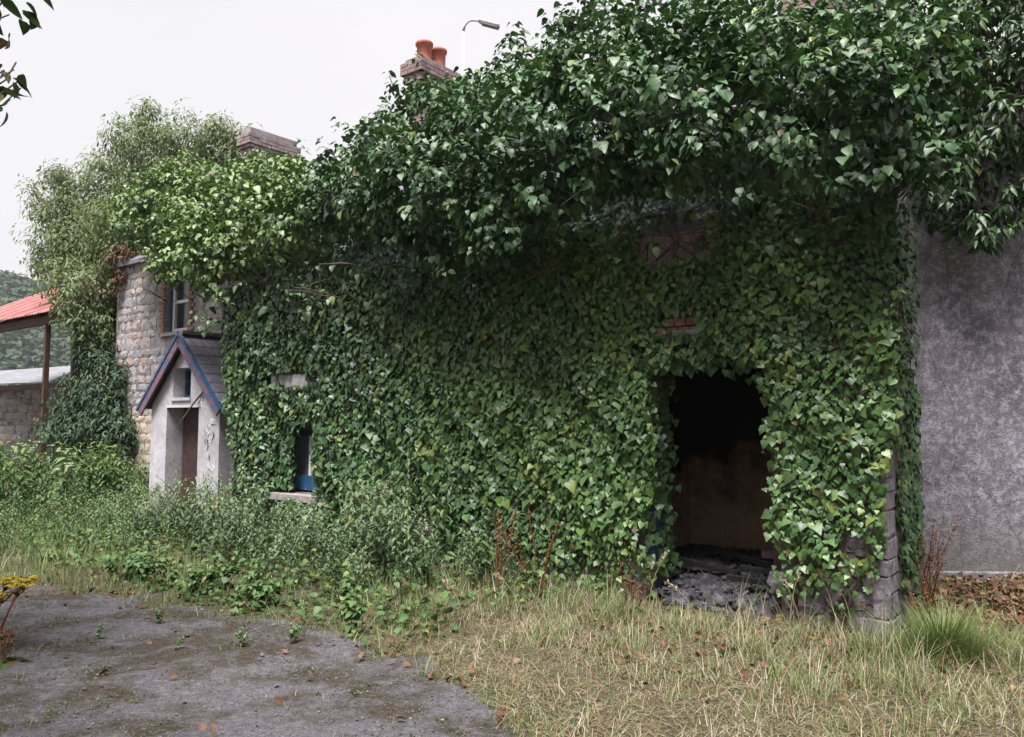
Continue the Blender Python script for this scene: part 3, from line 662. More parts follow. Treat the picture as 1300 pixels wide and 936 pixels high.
# ------------------------------------------------------------------ open shed with red roof, low wall and pale sheeting, far left
shed = empty('open_shed', (-11, 18.5, 0), 'open-sided shed with rusty red corrugated roof', 'shed')
SH = np.array([-10.55, 18.0])
def sp(u, z, b): q = SH+U*u-N*b; return np.array([q[0], q[1], z])
for k in range(14):                                           # corrugated sheets
    V = []; nc = 29; u0 = -1.5+k*.72
    for i in range(nc):
        u = u0+.76*i/(nc-1); dz = .018*math.cos(2*math.pi*i/3.5)+.004*(k % 2)
        V.append(sp(u, 3.93+dz, -.25)); V.append(sp(u, 5.9+dz, 3.6))
    F = [(2*i, 2*i+2, 2*i+3, 2*i+1) for i in range(nc-1)]
    MB().add(V, F).build('roof_sheet', M['redroof'], shed)
for u in (0, 3.6): MB().obox(sp(u, 1.95, 0), U3*.05, N3*.05, Z3*1.97).build('post', M['metal'], shed)
for u in (.0, 3.6): MB().obox(sp(u, 2.2, 3.5), U3*.05, N3*.05, Z3*2.2).build('post', M['metal'], shed)
MB().obox(sp(3.8, 3.80, -.02), U3*5.3, N3*.05, Z3*.09).build('beam', M['metal'], shed)
MB().obox(sp(4.55, 2.42, 1.2), U3*4.5, N3*.05, Z3*.07).build('rail', M['metal'], shed)
for u in (-1.2, 0, 1.2, 2.4, 3.6): 
    a = sp(u, 3.85, 0); b = sp(u, 5.75, 3.5); MB().tube([a, b], [.05, .05], 4).build('rafter', M['metal'], shed)
MB().obox(sp(-.8, 2.2, 3.3), U3*.95, N3*.03, Z3*2.2).build('end_boarding', M['burnt'], shed)
MB().obox(sp(-1.3, 2.0, 1.6), U3*.05, N3*1.6, Z3*2.0).build('end_boarding', M['burnt'], shed)
MB().obox(sp(2.2, 4.55, 3.55), U3*4.2, N3*.03, Z3*.75).build('dark_backing', M['burnt'], shed)  # dark board added to stand for the shade under the shed roof
lw = empty('low_stone_wall', (-14, 23, 0), 'rubble stone wall seen through the open shed', 'wall')
MB().obox((-15.2, 23.25, 1.2), (3.4, 0, 0), (0, .2, 0), (0, 0, 1.22)).build('wall_core', M['mortar'], lw)
z = .9; g = np.random.default_rng(13)
while z < 2.35:
    h = g.uniform(.16, .24); x = -16.2
    while x < -12.0:
        w = g.uniform(.2, .42); put_stone('stone', BARE[int(g.integers(8))], (x+w/2, 23.045, z+h/2), w, h, .03, lw, ax=np.array([-1., 0, 0]), out=np.array([0, -1., 0])); x += w
    z += h
o = empty('pale_outbuilding', (-16, 26.5, 0), 'pale grey low-pitched roof beyond the stone wall, seen through the shed', 'building')
MB().add([(-20, 26, 2.6), (-15.2, 26, 2.75), (-15.0, 28, 3.45), (-20, 28, 3.1)], [(0, 1, 2, 3)]).build('roof', M['greysheet'], o)
MB().obox((-17.6, 26.2, 1.25), (2.35, 0, 0), (0, .1, 0), (0, 0, 1.3)).build('wall', M['mortar'], o)

# ------------------------------------------------------------------ street lamp behind the house
lamp = empty('street_lamp', (-1.08, 17, 0), 'slender grey street lamp rising behind the ivy, beside chimney pots', 'street lamp')
MB().tube([(-1.08, 17, 0), (-1.08, 17, 5), (-1.08, 17, 10.1)], [.07, .045, .03], 10).build('pole', M['galv'], lamp, smooth=True)
MB().tube([(-1.08, 17, 10.1), (-1.04, 16.99, 10.25), (-.95, 16.97, 10.34), (-.82, 16.94, 10.34), (-.62, 16.9, 10.26)], [.03, .029, .028, .027, .026], 8).build('arm', M['galv'], lamp, smooth=True)
hd = norm(np.array([.55, -.1, -.2])); hs_ = norm(np.cross(hd, Z3)); hu = np.cross(hs_, hd)
o = MB().obox(np.array([-.60, 16.9, 10.27])+hd*.1, hd*.25, hs_*.09, hu*.035).build('lamp_head', M['galv'], lamp, bevel=.03)
MB().obox(np.array([-.60, 16.9, 10.27])+hd*.14-hu*.05, hd*.2, hs_*.075, hu*.02).build('lens', M['greysheet'], o, bevel=.01)

# ------------------------------------------------------------------ ivy on the wall
def ivy_gap(u, z):
    """1 where no ivy leaf may sit"""
    nz_ = .07*sn(u*6, z*6)+.05*sn(u*15, z*15, 3)
    gap = (u > DU0+.05-.06*np.clip(1.2-z, -.6, 1)+nz_) & (u < DU1-.15+.16*np.exp(-((z-.5)/.25)**2)+nz_*.6) & (z < DZ-.05+nz_*1.3)
    top = np.interp(u, [6.6, 6.75, 6.98, 7.2], [1.38, 1.55, 1.4, .9])
    gap |= (u > 6.62+nz_*.4) & (u < 7.1+nz_*.5) & (z > VZ0-.02) & (z < top+nz_*.6)
    gap |= (u > 6.60) & (u < 6.73) & (z > 1.50) & (z < 1.93)
    gap |= (u > 6.63) & (u < 7.40+nz_) & (z > VZ0-.09+nz_*.15) & (z < VZ0+.035)
    gap |= (u > 6.85+nz_) & (u < 7.66+nz_) & (z > 1.99+nz_*.3) & (z < 2.17+nz_*.5)
    gap |= (u > 6.72) & (u < 6.98) & (z > .22+nz_*.4) & (z < .40+nz_*.4)
    gap |= (u > 1.42+nz_) & (u < 1.74+nz_) & (z > 2.30+nz_*.25) & (z < 2.47+nz_*.2)
    gap |= (u > 1.36+nz_*.5) & (u < 1.62) & (z > 2.20) & (z < 2.245)
    gap |= (u > 1.30+nz_) & (u < 2.05+nz_) & (z > 2.93+.10*(u-1.3)+nz_*.5) & (z < 3.3)
    gap |= (u > 4.55) & (u < 5.05) & (z > .30) & (z < .60+nz_)
    gap |= ((u-.2)/.13)**2+((z-.63)/.09)**2 < 1
    edge = np.interp(z, [0, .3, .6, 1.0, 1.4, 1.8, 3.4], [.18, .08, .02, -.03, -.07, -.12, -.18])
    gap |= u < edge+nz_*.5
    gap |= u > np.interp(z, [0, 1., 2.2, 3.4], [8.28, 8.42, 8.68, 8.8])+nz_*.6
    return gap
ivy = empty('wall_ivy', W(4.2, 0, .05), 'dense lobed ivy climbing flat over the outbuilding wall', 'ivy')
def wall_layer(spc, dscale, seed):
    g = np.random.default_rng(seed)
    uu = np.arange(-.2, WL+.10, spc); zz = np.arange(.03, 3.36, spc*.9)
    A, B = np.meshgrid(uu, zz, indexing='ij'); u = A.ravel()+g.uniform(-.6, .6, A.size)*spc; z = B.ravel()+g.uniform(-.6, .6, A.size)*spc
    keep = ~ivy_gap(u, z)
    p = np.clip((z-.02)/.35, .25, 1)*np.clip((3.75-z)/.9, .4, 1)
    p *= np.where((u < .75) & (z < .75), .25+.75*np.clip((z-.15)/.6, 0, 1), 1)
    p *= 1-.95*np.clip(sn(u*2.0, z*2.0, 8)-.42, 0, 1)*1.3
    keep &= g.random(len(u)) < p
    u, z = u[keep], z[keep]; n = len(u)
    th = .11+.05*sn(u*1.6, z*1.6)+.035*sn(u*4.5, z*4.5, 2)+.05*np.clip(z-2.2, 0, 1)
    th = np.where((u > VU0) & (u < VU1) & (z > VZ0) & (z < VZ1), th*.8-.02, th)
    d = np.maximum(th*dscale+g.normal(0, .012, n), .012)
    e = .02                                             # tilt leaves with the swelling of the sheet
    gu = (sn((u+e)*1.6, z*1.6)-sn(u*1.6, z*1.6))/e*.05+(sn((u+e)*4.5, z*4.5, 2)-sn(u*4.5, z*4.5, 2))/e*.035
    gz_ = (sn(u*1.6, (z+e)*1.6)-sn(u*1.6, z*1.6))/e*.05+(sn(u*4.5, (z+e)*4.5, 2)-sn(u*4.5, z*4.5, 2))/e*.035
    out = N3[None]-gu[:, None]*U3-gz_[:, None]*Z3
    nrm = out+Z3*g.uniform(.0, .75, (n, 1))+g.normal(0, .30, (n, 3))
    y = -Z3[None]+U3*g.normal(0, .58, (n, 1))+N3*g.uniform(0, .3, (n, 1))
    fr = frames(nrm, y)
    s = g.lognormal(-2.50, .25, n)*np.where(z < .5, .8, 1)*np.interp(u, [0, 2, 5, 9], [.80, .86, .96, .95])
    s = np.clip(s*.80*np.where(g.random(n) < .25, .72, 1.)*(1+.14*sn(u*2.1, z*2.1, 9)), .026, .125)
    young = (sn(u*2.3, z*2.3, 5) > .62)*g.uniform(0, .55, n)+(g.random(n) < .04)*g.uniform(.2, .6, n)
    tone = .50+.18*sn(u*.7, z*.9, 1)+.10*sn(u*3, z*3, 6)+g.normal(0, .17, n)-.06*np.clip(u-4.5, -1.6, 3)+.06*np.clip(1.6-abs(u-1.8), 0, 1)
    dead = (g.random(n) < np.where(z < .6, .08, .012)+.10*np.exp(-((u-7.7)/.5)**2-((z-1.6)/.7)**2))*g.uniform(.4, 1, n)
    lc = np.stack([np.clip(tone, .02, .98), np.clip(young, 0, .7), dead], 1)
    pos = WA(u, z+s*.4, d)
    return pos, fr, s, lc, u, z, d
Ls = [wall_layer(.058, .45, 1), wall_layer(.047, .8, 2), wall_layer(.047, 1.08, 3)]
cat_ = [np.concatenate([l[i] for l in Ls]) for i in range(7)]
pos, fr, s, lc, u, z, d = cat_
lay = np.concatenate([np.full(len(l[0]), i) for i, l in enumerate(Ls)])
score = s/np.linalg.norm(pos-np.array([0, 0, 1.6]), axis=1)*(lay == 2)*(z > .35)
top = np.zeros(len(pos), bool); top[np.argsort(-score)[:300]] = True
leaf_parts('leaf', IVY, pos[top], fr[top], s[top], lc[top], M['ivy'], ivy)
pick = np.random.default_rng(5).integers(0, 5, len(pos))
for q, T_ in enumerate((IVY, IVY2, IVY3, IVY4)):
    a = ~top & ((pick == q) | ((pick == 4) & (q == 0)))
    scatter('foliage', T_, pos[a], fr[a], s[a], lc[a], M['ivy'], ivy, kind='stuff')
# leaves hanging into the doorway head and round the near corner
g = np.random.default_rng(21); n = 150
u = g.uniform(DU0, DU1, n); z = DZ+.02-np.abs(g.normal(0, .07, n))*np.where(u < 1.2, 2.0, 1); d = g.uniform(-.05, .14, n)
P = WA(u, z, d); f_ = frames(N3+g.normal(0, .4, (n, 3)), -Z3+g.normal(0, .3, (n, 3)))
scatter('foliage', IVY, P, f_, g.uniform(.05, .10, n), np.stack([g.uniform(.2, .6, n), 0*u, 0*u], 1), M['ivy'], ivy, kind='stuff')
n = 5200; dd = -g.uniform(.0, 2.0, n); z = g.uniform(.25, 3.3, n); keep = ((z < 1.85+.2*sn(dd*4, z*4)) & (dd < -.28+.12*sn(z*5, dd)) & (z > .25+.1*sn(dd*5, z*5))) | ((z > 1.35+.25*np.abs(dd)) & (dd > -1.0))
dd, z = dd[keep], z[keep]; n = len(dd); P = WA(sk_(dd)-.02-g.uniform(.0, 1., n)*np.where(z > 1.4, .08+.13*np.clip((z-1.4)/1., 0, 1), .09), z, dd+np.where(z > 1.4, .12, 0)*g.random(n))
f_ = frames(-U3+Z3*.4+g.normal(0, .35, (n, 3)), -Z3+g.normal(0, .4, (n, 3)))
scatter('foliage', IVY, P, f_, g.uniform(.035, .075, n), np.stack([np.clip(g.normal(.4, .18, n), 0, 1), (g.random(n) < .06)*.4, (g.random(n) < .03)*.8], 1), M['ivy'], ivy, kind='stuff')
n = 420; z = g.uniform(.2, 2.05, n)
P = WA(DU1-.01-np.abs(g.normal(0, .05, n)), z, g.uniform(-.46, .1, n))
scatter('foliage', IVY, P, frames(N3*.8-U3*.7+Z3*.3+g.normal(0, .35, (n, 3)), -Z3+g.normal(0, .4, (n, 3))), g.uniform(.04, .085, n), np.stack([np.clip(g.normal(.45, .18, n), 0, 1), 0*z, 0*z], 1), M['ivy'], ivy, kind='stuff')
# inner layer against the wall end on the porch side
n = 700; z = g.uniform(1.2, 3.3, n); dd = -g.uniform(0, 1.5, n); P = WA(WL-.04+g.uniform(.0, .10, n), z, dd)
f_ = frames(U3+Z3*.4+g.normal(0, .35, (n, 3)), -Z3+g.normal(0, .4, (n, 3)))
scatter('foliage', IVY, P, f_, g.uniform(.05, .1, n), np.stack([np.clip(g.normal(.35, .18, n), 0, 1), 0*z, 0*z], 1), M['ivy'], ivy, kind='stuff')
for k in range(46):                                     # climbing stems seen where leaves are thin
    u0 = g.choice([g.uniform(.3, .7), g.uniform(1.0, 2.4), g.uniform(2.2, 6.4), g.uniform(7.6, 8.1)]); z0 = g.uniform(.0, .3) if not .9 < u0 < 2 else g.uniform(2.2, 2.6)
    if k < 14: u0 = g.uniform(1.2, 2.1); z0 = 2.65
    pts = []; uu = u0; zc = z0
    while zc < 3.3: pts.append(W(uu, zc, .02+.03*g.random())); uu = min(max(uu+g.normal(0, .09), .1), 8.35); zc += g.uniform(.12, .25)
    if any(.8 < (p[:2]-R0)@U < 2.05 and p[2] < 2.15 for p in pts): continue
    if len(pts) > 2: MB().tube(pts, np.linspace(.016, .007, len(pts))*g.uniform(.6, 1.3), 5).build('stem', M['stem'], ivy, smooth=True)

# ------------------------------------------------------------------ foliage masses made of sprays
def in_lumps(P, lumps, f=.86, skip=None):
    r = np.zeros(len(P), bool)
    for i, (c, rr) in enumerate(lumps):
        q = np.linalg.norm((P-c)/rr, axis=1) < f
        if skip is not None: q &= (skip != i)
        r |= q
    return r
def spray_points(lumps, dens, seed, view=True, inner=.0, rough=.27):
    g = np.random.default_rng(seed); PP = []; NN = []; II = []
    for i, (c, rr) in enumerate(lumps):
        n = int(dens*4*math.pi*np.mean(rr)**2); v = norm(g.normal(size=(n, 3)))
        k = 1+rough*sn(v[:, 0]*3.2+c[0]*3, v[:, 1]*3.2+v[:, 2]*3.7+c[2]*2)+g.normal(0, .05, n)-inner*g.random(n)
        PP.append(c+v*rr*k[:, None]); NN.append(norm(v/rr)); II.append(np.full(n, i))
    P, Nn, I = np.concatenate(PP), np.concatenate(NN), np.concatenate(II)
    ok = ~in_lumps(P, lumps, .86-inner*.5, I)
    if view:                                             # leave out sprays that face right away from the road side
        ok &= (Nn @ (-N3)) < .75
    return P[ok], Nn[ok]
def sprays(P, Nn, lo, hi, L, size, seed, upb=.45, wid=.07, tone=None, young=.0, flat=.6):
    g = np.random.default_rng(seed); cnt = g.integers(lo, hi, len(P)); idx = np.repeat(np.arange(len(P)), cnt); n = len(idx)
    ax = norm(Nn+Z3*upb+g.normal(0, .35, Nn.shape)); a = ax[idx]
    t = g.random(n); ph = norm(np.cross(a, g.normal(size=(n, 3))))
    pos = P[idx]+a*(L*(t-.55))[:, None]+ph*(wid*g.uniform(.3, 1.2, n)*(1.15-.6*t))[:, None]
    y = ph*1.0+a*.45-Z3*.75+g.normal(0, .2, (n, 3))
    nrm = a*flat+Z3*.65+ph*.35+g.normal(0, .28, (n, 3))
    fr = frames(nrm, y); s = np.clip(size*g.lognormal(0, .22, n), size*.5, size*1.7)
    pt = g.normal(0, .11, len(P))[idx] if tone is None else tone[idx]
    tn = .45+pt+g.normal(0, .13, n)+.10*(t-.5)
    yy = (g.random(len(P)) < .05)[idx]*g.uniform(0, .5, n)+young*g.random(n)+(g.random(n) < .004)*.9
    return pos, fr, s, np.stack([np.clip(tn, .02, .98), np.clip(yy, 0, .9), (g.random(n) < .008)*.8], 1)
LT = [(0.07,0.1,3.77,0.53),(0.61,0.1,4.02,0.65),(1.29,0.1,4.19,0.70),(2.07,0.1,4.26,0.68),(2.93,0.15,4.12,0.72),(3.89,0.1,4.12,0.74),(4.89,0.05,4.22,0.67),(-0.14,-0.3,4.48,0.58),(0.59,-0.5,4.73,0.63),(1.31,-0.5,4.98,0.64),(2.13,-0.5,5.26,0.65),(2.78,-0.5,5.36,0.64),(3.49,-0.5,5.16,0.68),(4.37,-0.6,5.06,0.66),(5.41,-0.6,5.28,0.63),(5.81,-0.5,5.08,0.49),(5.98,-0.2,4.32,0.54),
 (3.05,0.25,3.45,0.38),(3.91,0.2,3.42,0.33),(4.37,0.2,3.66,0.34),(-0.08,0.1,3.37,0.23),(-0.41,-0.3,4.03,0.35),(-0.35,-0.2,3.45,0.26),
 (.3,-1.0,4.7,.5),(1.3,-1.1,5.1,.55),(1.9,-1.1,5.2,.5),(2.3,-1.1,5.0,.5),(3.3,-1.1,4.9,.5),(4.3,-1.1,4.8,.45),(5.4,-1.1,4.8,.4),(1.9,.45,3.75,.25),(1.1,.45,3.7,.28),(2.5,.5,3.7,.3),(2.4,.2,3.66,.3),(1.8,.1,3.7,.26),(1.1,.1,3.68,.26),(3.0,.1,3.6,.3)]
LT2 = [(7.04,-0.3,4.26,0.63),(8.49,-0.5,4.58,0.75),(9.97,-0.7,4.86,0.74),(11.41,-0.9,5.26,0.80),(12.88,-1.1,5.4,0.66),(13.82,-1.2,5.33,0.38),(8.93,-0.2,4.05,0.52),(9.84,-0.3,4.06,0.43),(7.51,-0.8,4.66,0.36),(6.5,-.6,4.6,.45),(10.6,-1.2,5.3,.4),(9.2,-1.2,5.2,.45),(12.2,-1.5,5.7,.45),(8.1,-.2,3.95,.4),(11.0,-1.2,5.42,.5),(9.6,-1.,5.1,.5),(12.4,-1.3,5.8,.5),(8.4,-.8,5.0,.45)]
def lumps_of(T): return [(W(u, z-(.06 if z > 4.4 and u < 6.2 else 0), d+(.40 if z < 4.4 and u < 6.2 else (.45 if z < 4.4 else .12))), np.array([1, 1, 1])*max(r-((.10 if u < 6.2 else .0) if z > 4.4 else .03), .14)) for u, d, z, r in T]
def bush(name, label, T, seed, nleaf, dens=34, light=0.):
    root = empty(name, W(T[0][0], 3.3, -.3), label, 'ivy'); lm = lumps_of(T); off = np.array(origin(root))
    P, Nn = spray_points(lm, dens, seed)
    kk = sn(P[:, 0]*3.1+P[:, 1]*1.7, P[:, 2]*3.3, seed) > -.26; P, Nn = P[kk], Nn[kk]
    A = sprays(P, Nn, 12, 22, .27, .068, seed+1, tone=None, wid=.085)
    g = np.random.default_rng(seed+2)
    k = g.random(len(P)) < .06                            # longer shoots that break the outline
    P2 = P[k]+norm(Nn[k]+Z3*.5)*g.uniform(.12, .32, k.sum())[:, None]
    B = sprays(P2, Nn[k], 7, 12, .22, .068, seed+3, upb=.9)
    Pi, Ni = spray_points(lm, dens*.45, seed+4, inner=.55, rough=.1)
    C = sprays(Pi, Ni, 6, 10, .3, .085, seed+5)
    pos, fr, s, lc = [np.concatenate(x) for x in zip(A, B, C)]
    ok = pos[:, 2] > 2.55; pos, fr, s, lc = pos[ok], fr[ok], s[ok], lc[ok]
    lc[:, 0] = np.clip(lc[:, 0]+light, 0, 1); lc[:, 1] = np.clip(lc[:, 1]+light*1.1*np.random.default_rng(seed+9).random(len(lc)), 0, .9)
    nA = int(ok[:len(A[0])].sum())
    outn = np.zeros(len(pos)); outn[:nA] = 1
    toc = norm(np.array([0, 0, 1.6])-pos); sc0 = s/np.linalg.norm(pos-np.array([0, 0, 1.6]), axis=1)*outn*((fr[:, :, 2]*toc).sum(1) > .35)*((toc @ N3) > .2)
    px = pos[:, 0]/pos[:, 1]; pz = (pos[:, 2]-1.6)/pos[:, 1]; sc0 *= (np.abs(px) < .62)*(pz < .52)
    top = np.zeros(len(pos), bool); top[np.argsort(-sc0)[:nleaf]] = True
    leaf_parts('leaf', OVATE, pos[top], fr[top], s[top], lc[top], M['crown'], root)
    inn = (np.arange(len(pos)) >= len(pos)-int(ok[-len(C[0]):].sum())) & ~top; out_ = ~top & ~inn
    scatter('foliage', OVATE, pos[out_], fr[out_], s[out_], lc[out_], M['crown'], root, kind='stuff')
    scatter('foliage', OVATE8, pos[inn], fr[inn], s[inn], lc[inn], M['crown'], root, kind='stuff')
    m = MB()
    for p, q in zip(P2, P[k]): m.tube([q-(p-q)*.3, (p+q)/2, p], [.007, .006, .004], 4)
    m.build('twigs', M['stem'], root, kind='stuff')
    return root, lm
big, lmA = bush('bushy_ivy', 'huge billowing mass of bushy ivy overhanging the doorway wall', LT, 100, 300, light=.05)
small, lmB = bush('bushy_ivy', 'lower bushy ivy mass over the roof behind the porch', LT2, 200, 200, dens=40, light=.38)
g = np.random.default_rng(31)
for k in range(120):                                      # bare woody branches under the overhang
    root = big if k < 85 else small; u0 = g.uniform(.0, 6.3) if k < 85 else g.uniform(6.5, 10.5)
    zb = 3.0+.35*g.random() if k < 85 else 3.25+.4*g.random(); p = W(u0, zb, g.uniform(-.1, .15)); pts = [p]
    dr_ = norm(N3*g.uniform(.2, 1)+U3*g.normal(0, .9)+Z3*g.uniform(-.25, .7)); Ln = g.uniform(.3, .9); nseg = 6
    for i in range(nseg): dr_ = norm(dr_+g.normal(0, .22, 3)); p = p+dr_*Ln/nseg; pts.append(p)
    r0 = g.uniform(.005, .016)
    mb = MB().tube(pts, np.linspace(r0, r0*.4, len(pts)), 5)
    q = pts[3]; d2 = norm(dr_+g.normal(0, .6, 3)); mb.tube([q, q+d2*.12, q+norm(d2+g.normal(0, .3, 3))*.25], [r0*.5, r0*.4, r0*.2], 4)
    mb.build('branch', M['stem'], root, smooth=True)
n = 5200; u = g.uniform(-.05, WL+.05, n); q = g.uniform(0, 1, n); P = WA(u, 3.40+1.22*q+g.random(n)*.06, -.05-1.5*q)
scatter('foliage', OVATE8, P, frames(Z3+N3*.6+g.normal(0, .35, (n, 3)), N3-Z3*.5+g.normal(0, .4, (n, 3))), g.uniform(.06, .11, n), np.stack([np.clip(g.normal(.35, .15, n), 0, 1), 0*u, 0*u], 1), M['crown'], big, kind='stuff')
n = 1800; u = g.uniform(-.05, WL+.05, n); P = WA(u, g.uniform(3.16, 3.46, n), g.uniform(.0, .14, n)); ok = ~((u > 1.3) & (u < 2.0)); P = P[ok]; n = len(P)
scatter('foliage', OVATE, P, frames(N3+Z3*.3+g.normal(0, .35, (n, 3)), -Z3+g.normal(0, .4, (n, 3))), g.uniform(.05, .09, n), np.stack([np.clip(g.normal(.3, .15, n), 0, 1), 0*P[:, 0], 0*P[:, 0]], 1), M['crown'], big, kind='stuff')
# small leafy sprays hanging in the dark under the overhang
n = 70; u = g.uniform(.3, 9.0, n); z = g.uniform(2.85, 3.5, n); dd = g.uniform(.15, .55, n); P = WA(u, z, dd)
A = sprays(P, np.tile(norm(N3+Z3*.2), (n, 1)), 5, 10, .22, .08, 77, young=.15)
scatter('foliage', OVATE, *A, M['crown'], big, kind='stuff')

# ------------------------------------------------------------------ dark shrub over the grey wall, top right
SH_L = [(4.8, 7.5, 5.27, 0.48),(4.4, 7.6, 5.49, 0.38),(4.77, 7.4, 4.45, 0.4),(4.4, 7.5, 4.1, 0.33),(4.16, 7.5, 3.67, 0.24),(4.49, 7.45, 3.43, 0.22),(3.97, 7.5, 3.71, 0.18),(4.81, 7.4, 3.68, 0.23),(4.37, 7.6, 4.76, 0.34),(4.42, 7.4, 3.3, 0.12),(4.2,8.0,5.7,.55),(4.6,8.3,6.,.6),(3.7,8.2,5.5,.5),(5.3,7.5,4.6,.5),(5.6,7.5,5.2,.55),(4.5,8.0,5.6,.6),(5.2,8.,5.8,.6),(3.9,7.9,5.1,.45),(4.1,7.55,4.6,.35)]
shrub = empty('wall_shrub', (4.7, 7.7, 4.9), 'dark glossy shrub spilling over the top of the grey wall', 'shrub')
lm = [(np.array(a[:3]), np.array([1, .75, 1])*a[3]) for a in SH_L]
P, Nn = spray_points(lm, 36, 300, view=False); Pi, Ni = spray_points(lm, 20, 301, view=False, inner=.5)
A = sprays(P, Nn, 9, 15, .16, .095, 302, upb=.3, wid=.05, flat=.9); B = sprays(Pi, Ni, 6, 10, .2, .09, 303)
pos, fr, s, lc = [np.concatenate(x) for x in zip(A, B)]
ok = pos[:, 1] < 7.62+(pos[:, 2] > 4.95)*9; pos, fr, s, lc = pos[ok], fr[ok], s[ok], lc[ok]
lc[:, 1] = (np.random.default_rng(3).random(len(lc)) < .006)*.95
sc0 = s*(pos[:, 0]/pos[:, 1] < .64)*((pos[:, 2]-1.6)/pos[:, 1] < .52)*(np.arange(len(s)) < len(A[0])*.9)*(pos[:, 1] < 7.5); top = np.zeros(len(pos), bool); top[np.argsort(-sc0)[:150]] = True
leaf_parts('leaf', LANCE, pos[top], fr[top], s[top], lc[top], M['shrub'], shrub)
scatter('foliage', LANCE, pos[~top], fr[~top], s[~top], lc[~top], M['shrub'], shrub, kind='stuff')
for k in range(14):
    c, r = lm[k % len(lm)]; q = np.array([4.6+.3*g.normal(), 7.75, 5.0]); mid = (q+c)/2+g.normal(0, .1, 3)
    MB().tube([q, mid, c], [.02, .013, .006], 5).build('branch', M['stem'], shrub, smooth=True)

# ------------------------------------------------------------------ trees
def tree(name, label, base, lumps, matk, T, leaf, dens, seed, lo=10, hi=18, spread=.2, trunk_r=.13, cat='tree', sparse=.0, L=.45):
    root = empty(name, base, label, cat); g = np.random.default_rng(seed); base = np.array(base, float)
    cen = np.mean([c for c, r in lumps], 0); top = max(lumps, key=lambda a: a[0][2])[0]
    fork = base+(cen-base)*.45; m = MB()
    m.tube([base-Z3*.1, base+(fork-base)*.5+g.normal(0, .06, 3), fork], [trunk_r*1.25, trunk_r, trunk_r*.8], 8).build('trunk', M['bark'], root, smooth=True)
    for c, r in lumps:
        a = fork+(base-fork)*g.uniform(0, .3); mid = (a+c)/2+g.normal(0, .12, 3)*np.linalg.norm(c-a)*.4
        mb = MB().tube([a, mid, c], [trunk_r*.5, trunk_r*.3, trunk_r*.1], 6)
        for j in range(7):
            e = c+norm(g.normal(size=3)+np.array([0, 0, .3]))*r*.9; q = mid+(c-mid)*g.uniform(.3, 1)
            mb.tube([q, (q+e)/2+g.normal(0, .05, 3), e], [trunk_r*.13, trunk_r*.08, .005], 4)
        mb.build('limb', M['bark'], root, smooth=True)
    PP, NN = spray_points(lumps, dens, seed+1, view=False, inner=.55, rough=.25)
    k = sn(PP[:, 0]*2.2, PP[:, 2]*2.2+PP[:, 1], seed) > -.5+sparse; PP, NN = PP[k], NN[k]
    A = sprays(PP, NN, lo, hi, L, leaf, seed+2, wid=spread, upb=.3)
    scatter('crown', T, *A, M[matk], root, kind='stuff')
    return root
TL = [(-8.1, 19.5, 8.5, 0.86),(-9.08, 19.5, 8.19, 1.0),(-10.03, 19.5, 7.39, 0.92),(-10.88, 19.5, 6.49, 0.8),(-11.58, 19.5, 6.85, 0.5),(-9.79, 19.5, 6.09, 1.25),(-9.2, 17.1, 4.30, 0.80),(-9.0, 17.0, 3.55, 0.58),(-8.6,17.3,4.7,.55),(-9.7,17.2,4.6,.55),(-8.45,16.95,5.25,.42),(-8.75,17.0,5.9,.6),(-11.42, 19.5, 5.39, 0.5),(-7.32, 19.5, 8.8, 0.4),(-9.22, 19.5, 9.25, 0.30),(-8.84, 19.5, 6.89, 1.16),(-12.0, 19.5, 7.29, 0.22),(-9.2,20.5,7.3,.9),(-10.2,20.6,6.0,.9),(-7.6,19.8,8.3,.7),(-10.5,19.,5.7,.8),(-11.2,19.2,6.0,.6),(-9.6,19.5,8.6,.6),(-10.7,19.5,7.1,.55),(-7.2,19.6,8.2,.7),(-6.75,19.6,8.5,.5),(-8.2,19.6,7.4,.9),(-11.3,19.5,7.6,.4)]
tree('pale_tree', 'airy pale olive-green tree rising between red-roofed shed and stone house', (-9.6, 20.0, 0), [(np.array(a[:3]), np.array([1, 1.1, .9])*a[3]) for a in TL], 'tree', LANCE, .105, 24, 400, 11, 18, .22, .15, sparse=.12)
EL = [(-8.54, 16.6, 2.07, 0.63),(-8.28, 16.5, 1.44, 0.63),(-8.83, 16.5, 1.44, 0.6),(-8.24, 16.6, 2.45, 0.45),(-9.1,16.8,2.1,.5),(-8.7,16.9,2.9,.5),(-7.9,16.2,1.2,.5),(-9.4,16.9,1.3,.6)]
tree('elder_bush', 'dark green elder bush in the shade left of the stone house', (-8.5, 16.8, 0), [(np.array(a[:3]), np.array([1, .9, .9])*a[3]) for a in EL], 'elder', LANCE, .095, 44, 420, 12, 20, .16, .06, cat='bush')
cr = empty('dead_creeper', (-8.3, 16.7, 4.9), 'withered brown creeper on the top corner of the stone house', 'creeper')
lm_ = [(np.array(a[:3]), np.array([1, 1, 1])*a[3]) for a in [(-8.3, 16.65, 5.0, .26), (-8.0, 16.5, 4.98, .22), (-8.28, 16.6, 4.6, .17), (-8.3, 16.6, 4.3, .1)]]
PP, NN = spray_points(lm_, 60, 470, view=False, inner=.3); A = sprays(PP, NN, 8, 14, .2, .07, 471, wid=.07); A[3][:, 2] = .6
scatter('foliage', SMALL, *A, M['litter'], cr, kind='stuff')
gg = np.random.default_rng(472)
for k in range(7): q = np.array([-8.28, 16.6, 4.9])+gg.normal(0, .12, 3); MB().tube([q, q+np.array([0, -.05, -.3])+gg.normal(0, .05, 3), q+np.array([0, 0, -.7])+gg.normal(0, .06, 3)], [.012, .009, .005], 4).build('stem', M['stem'], cr, smooth=True)
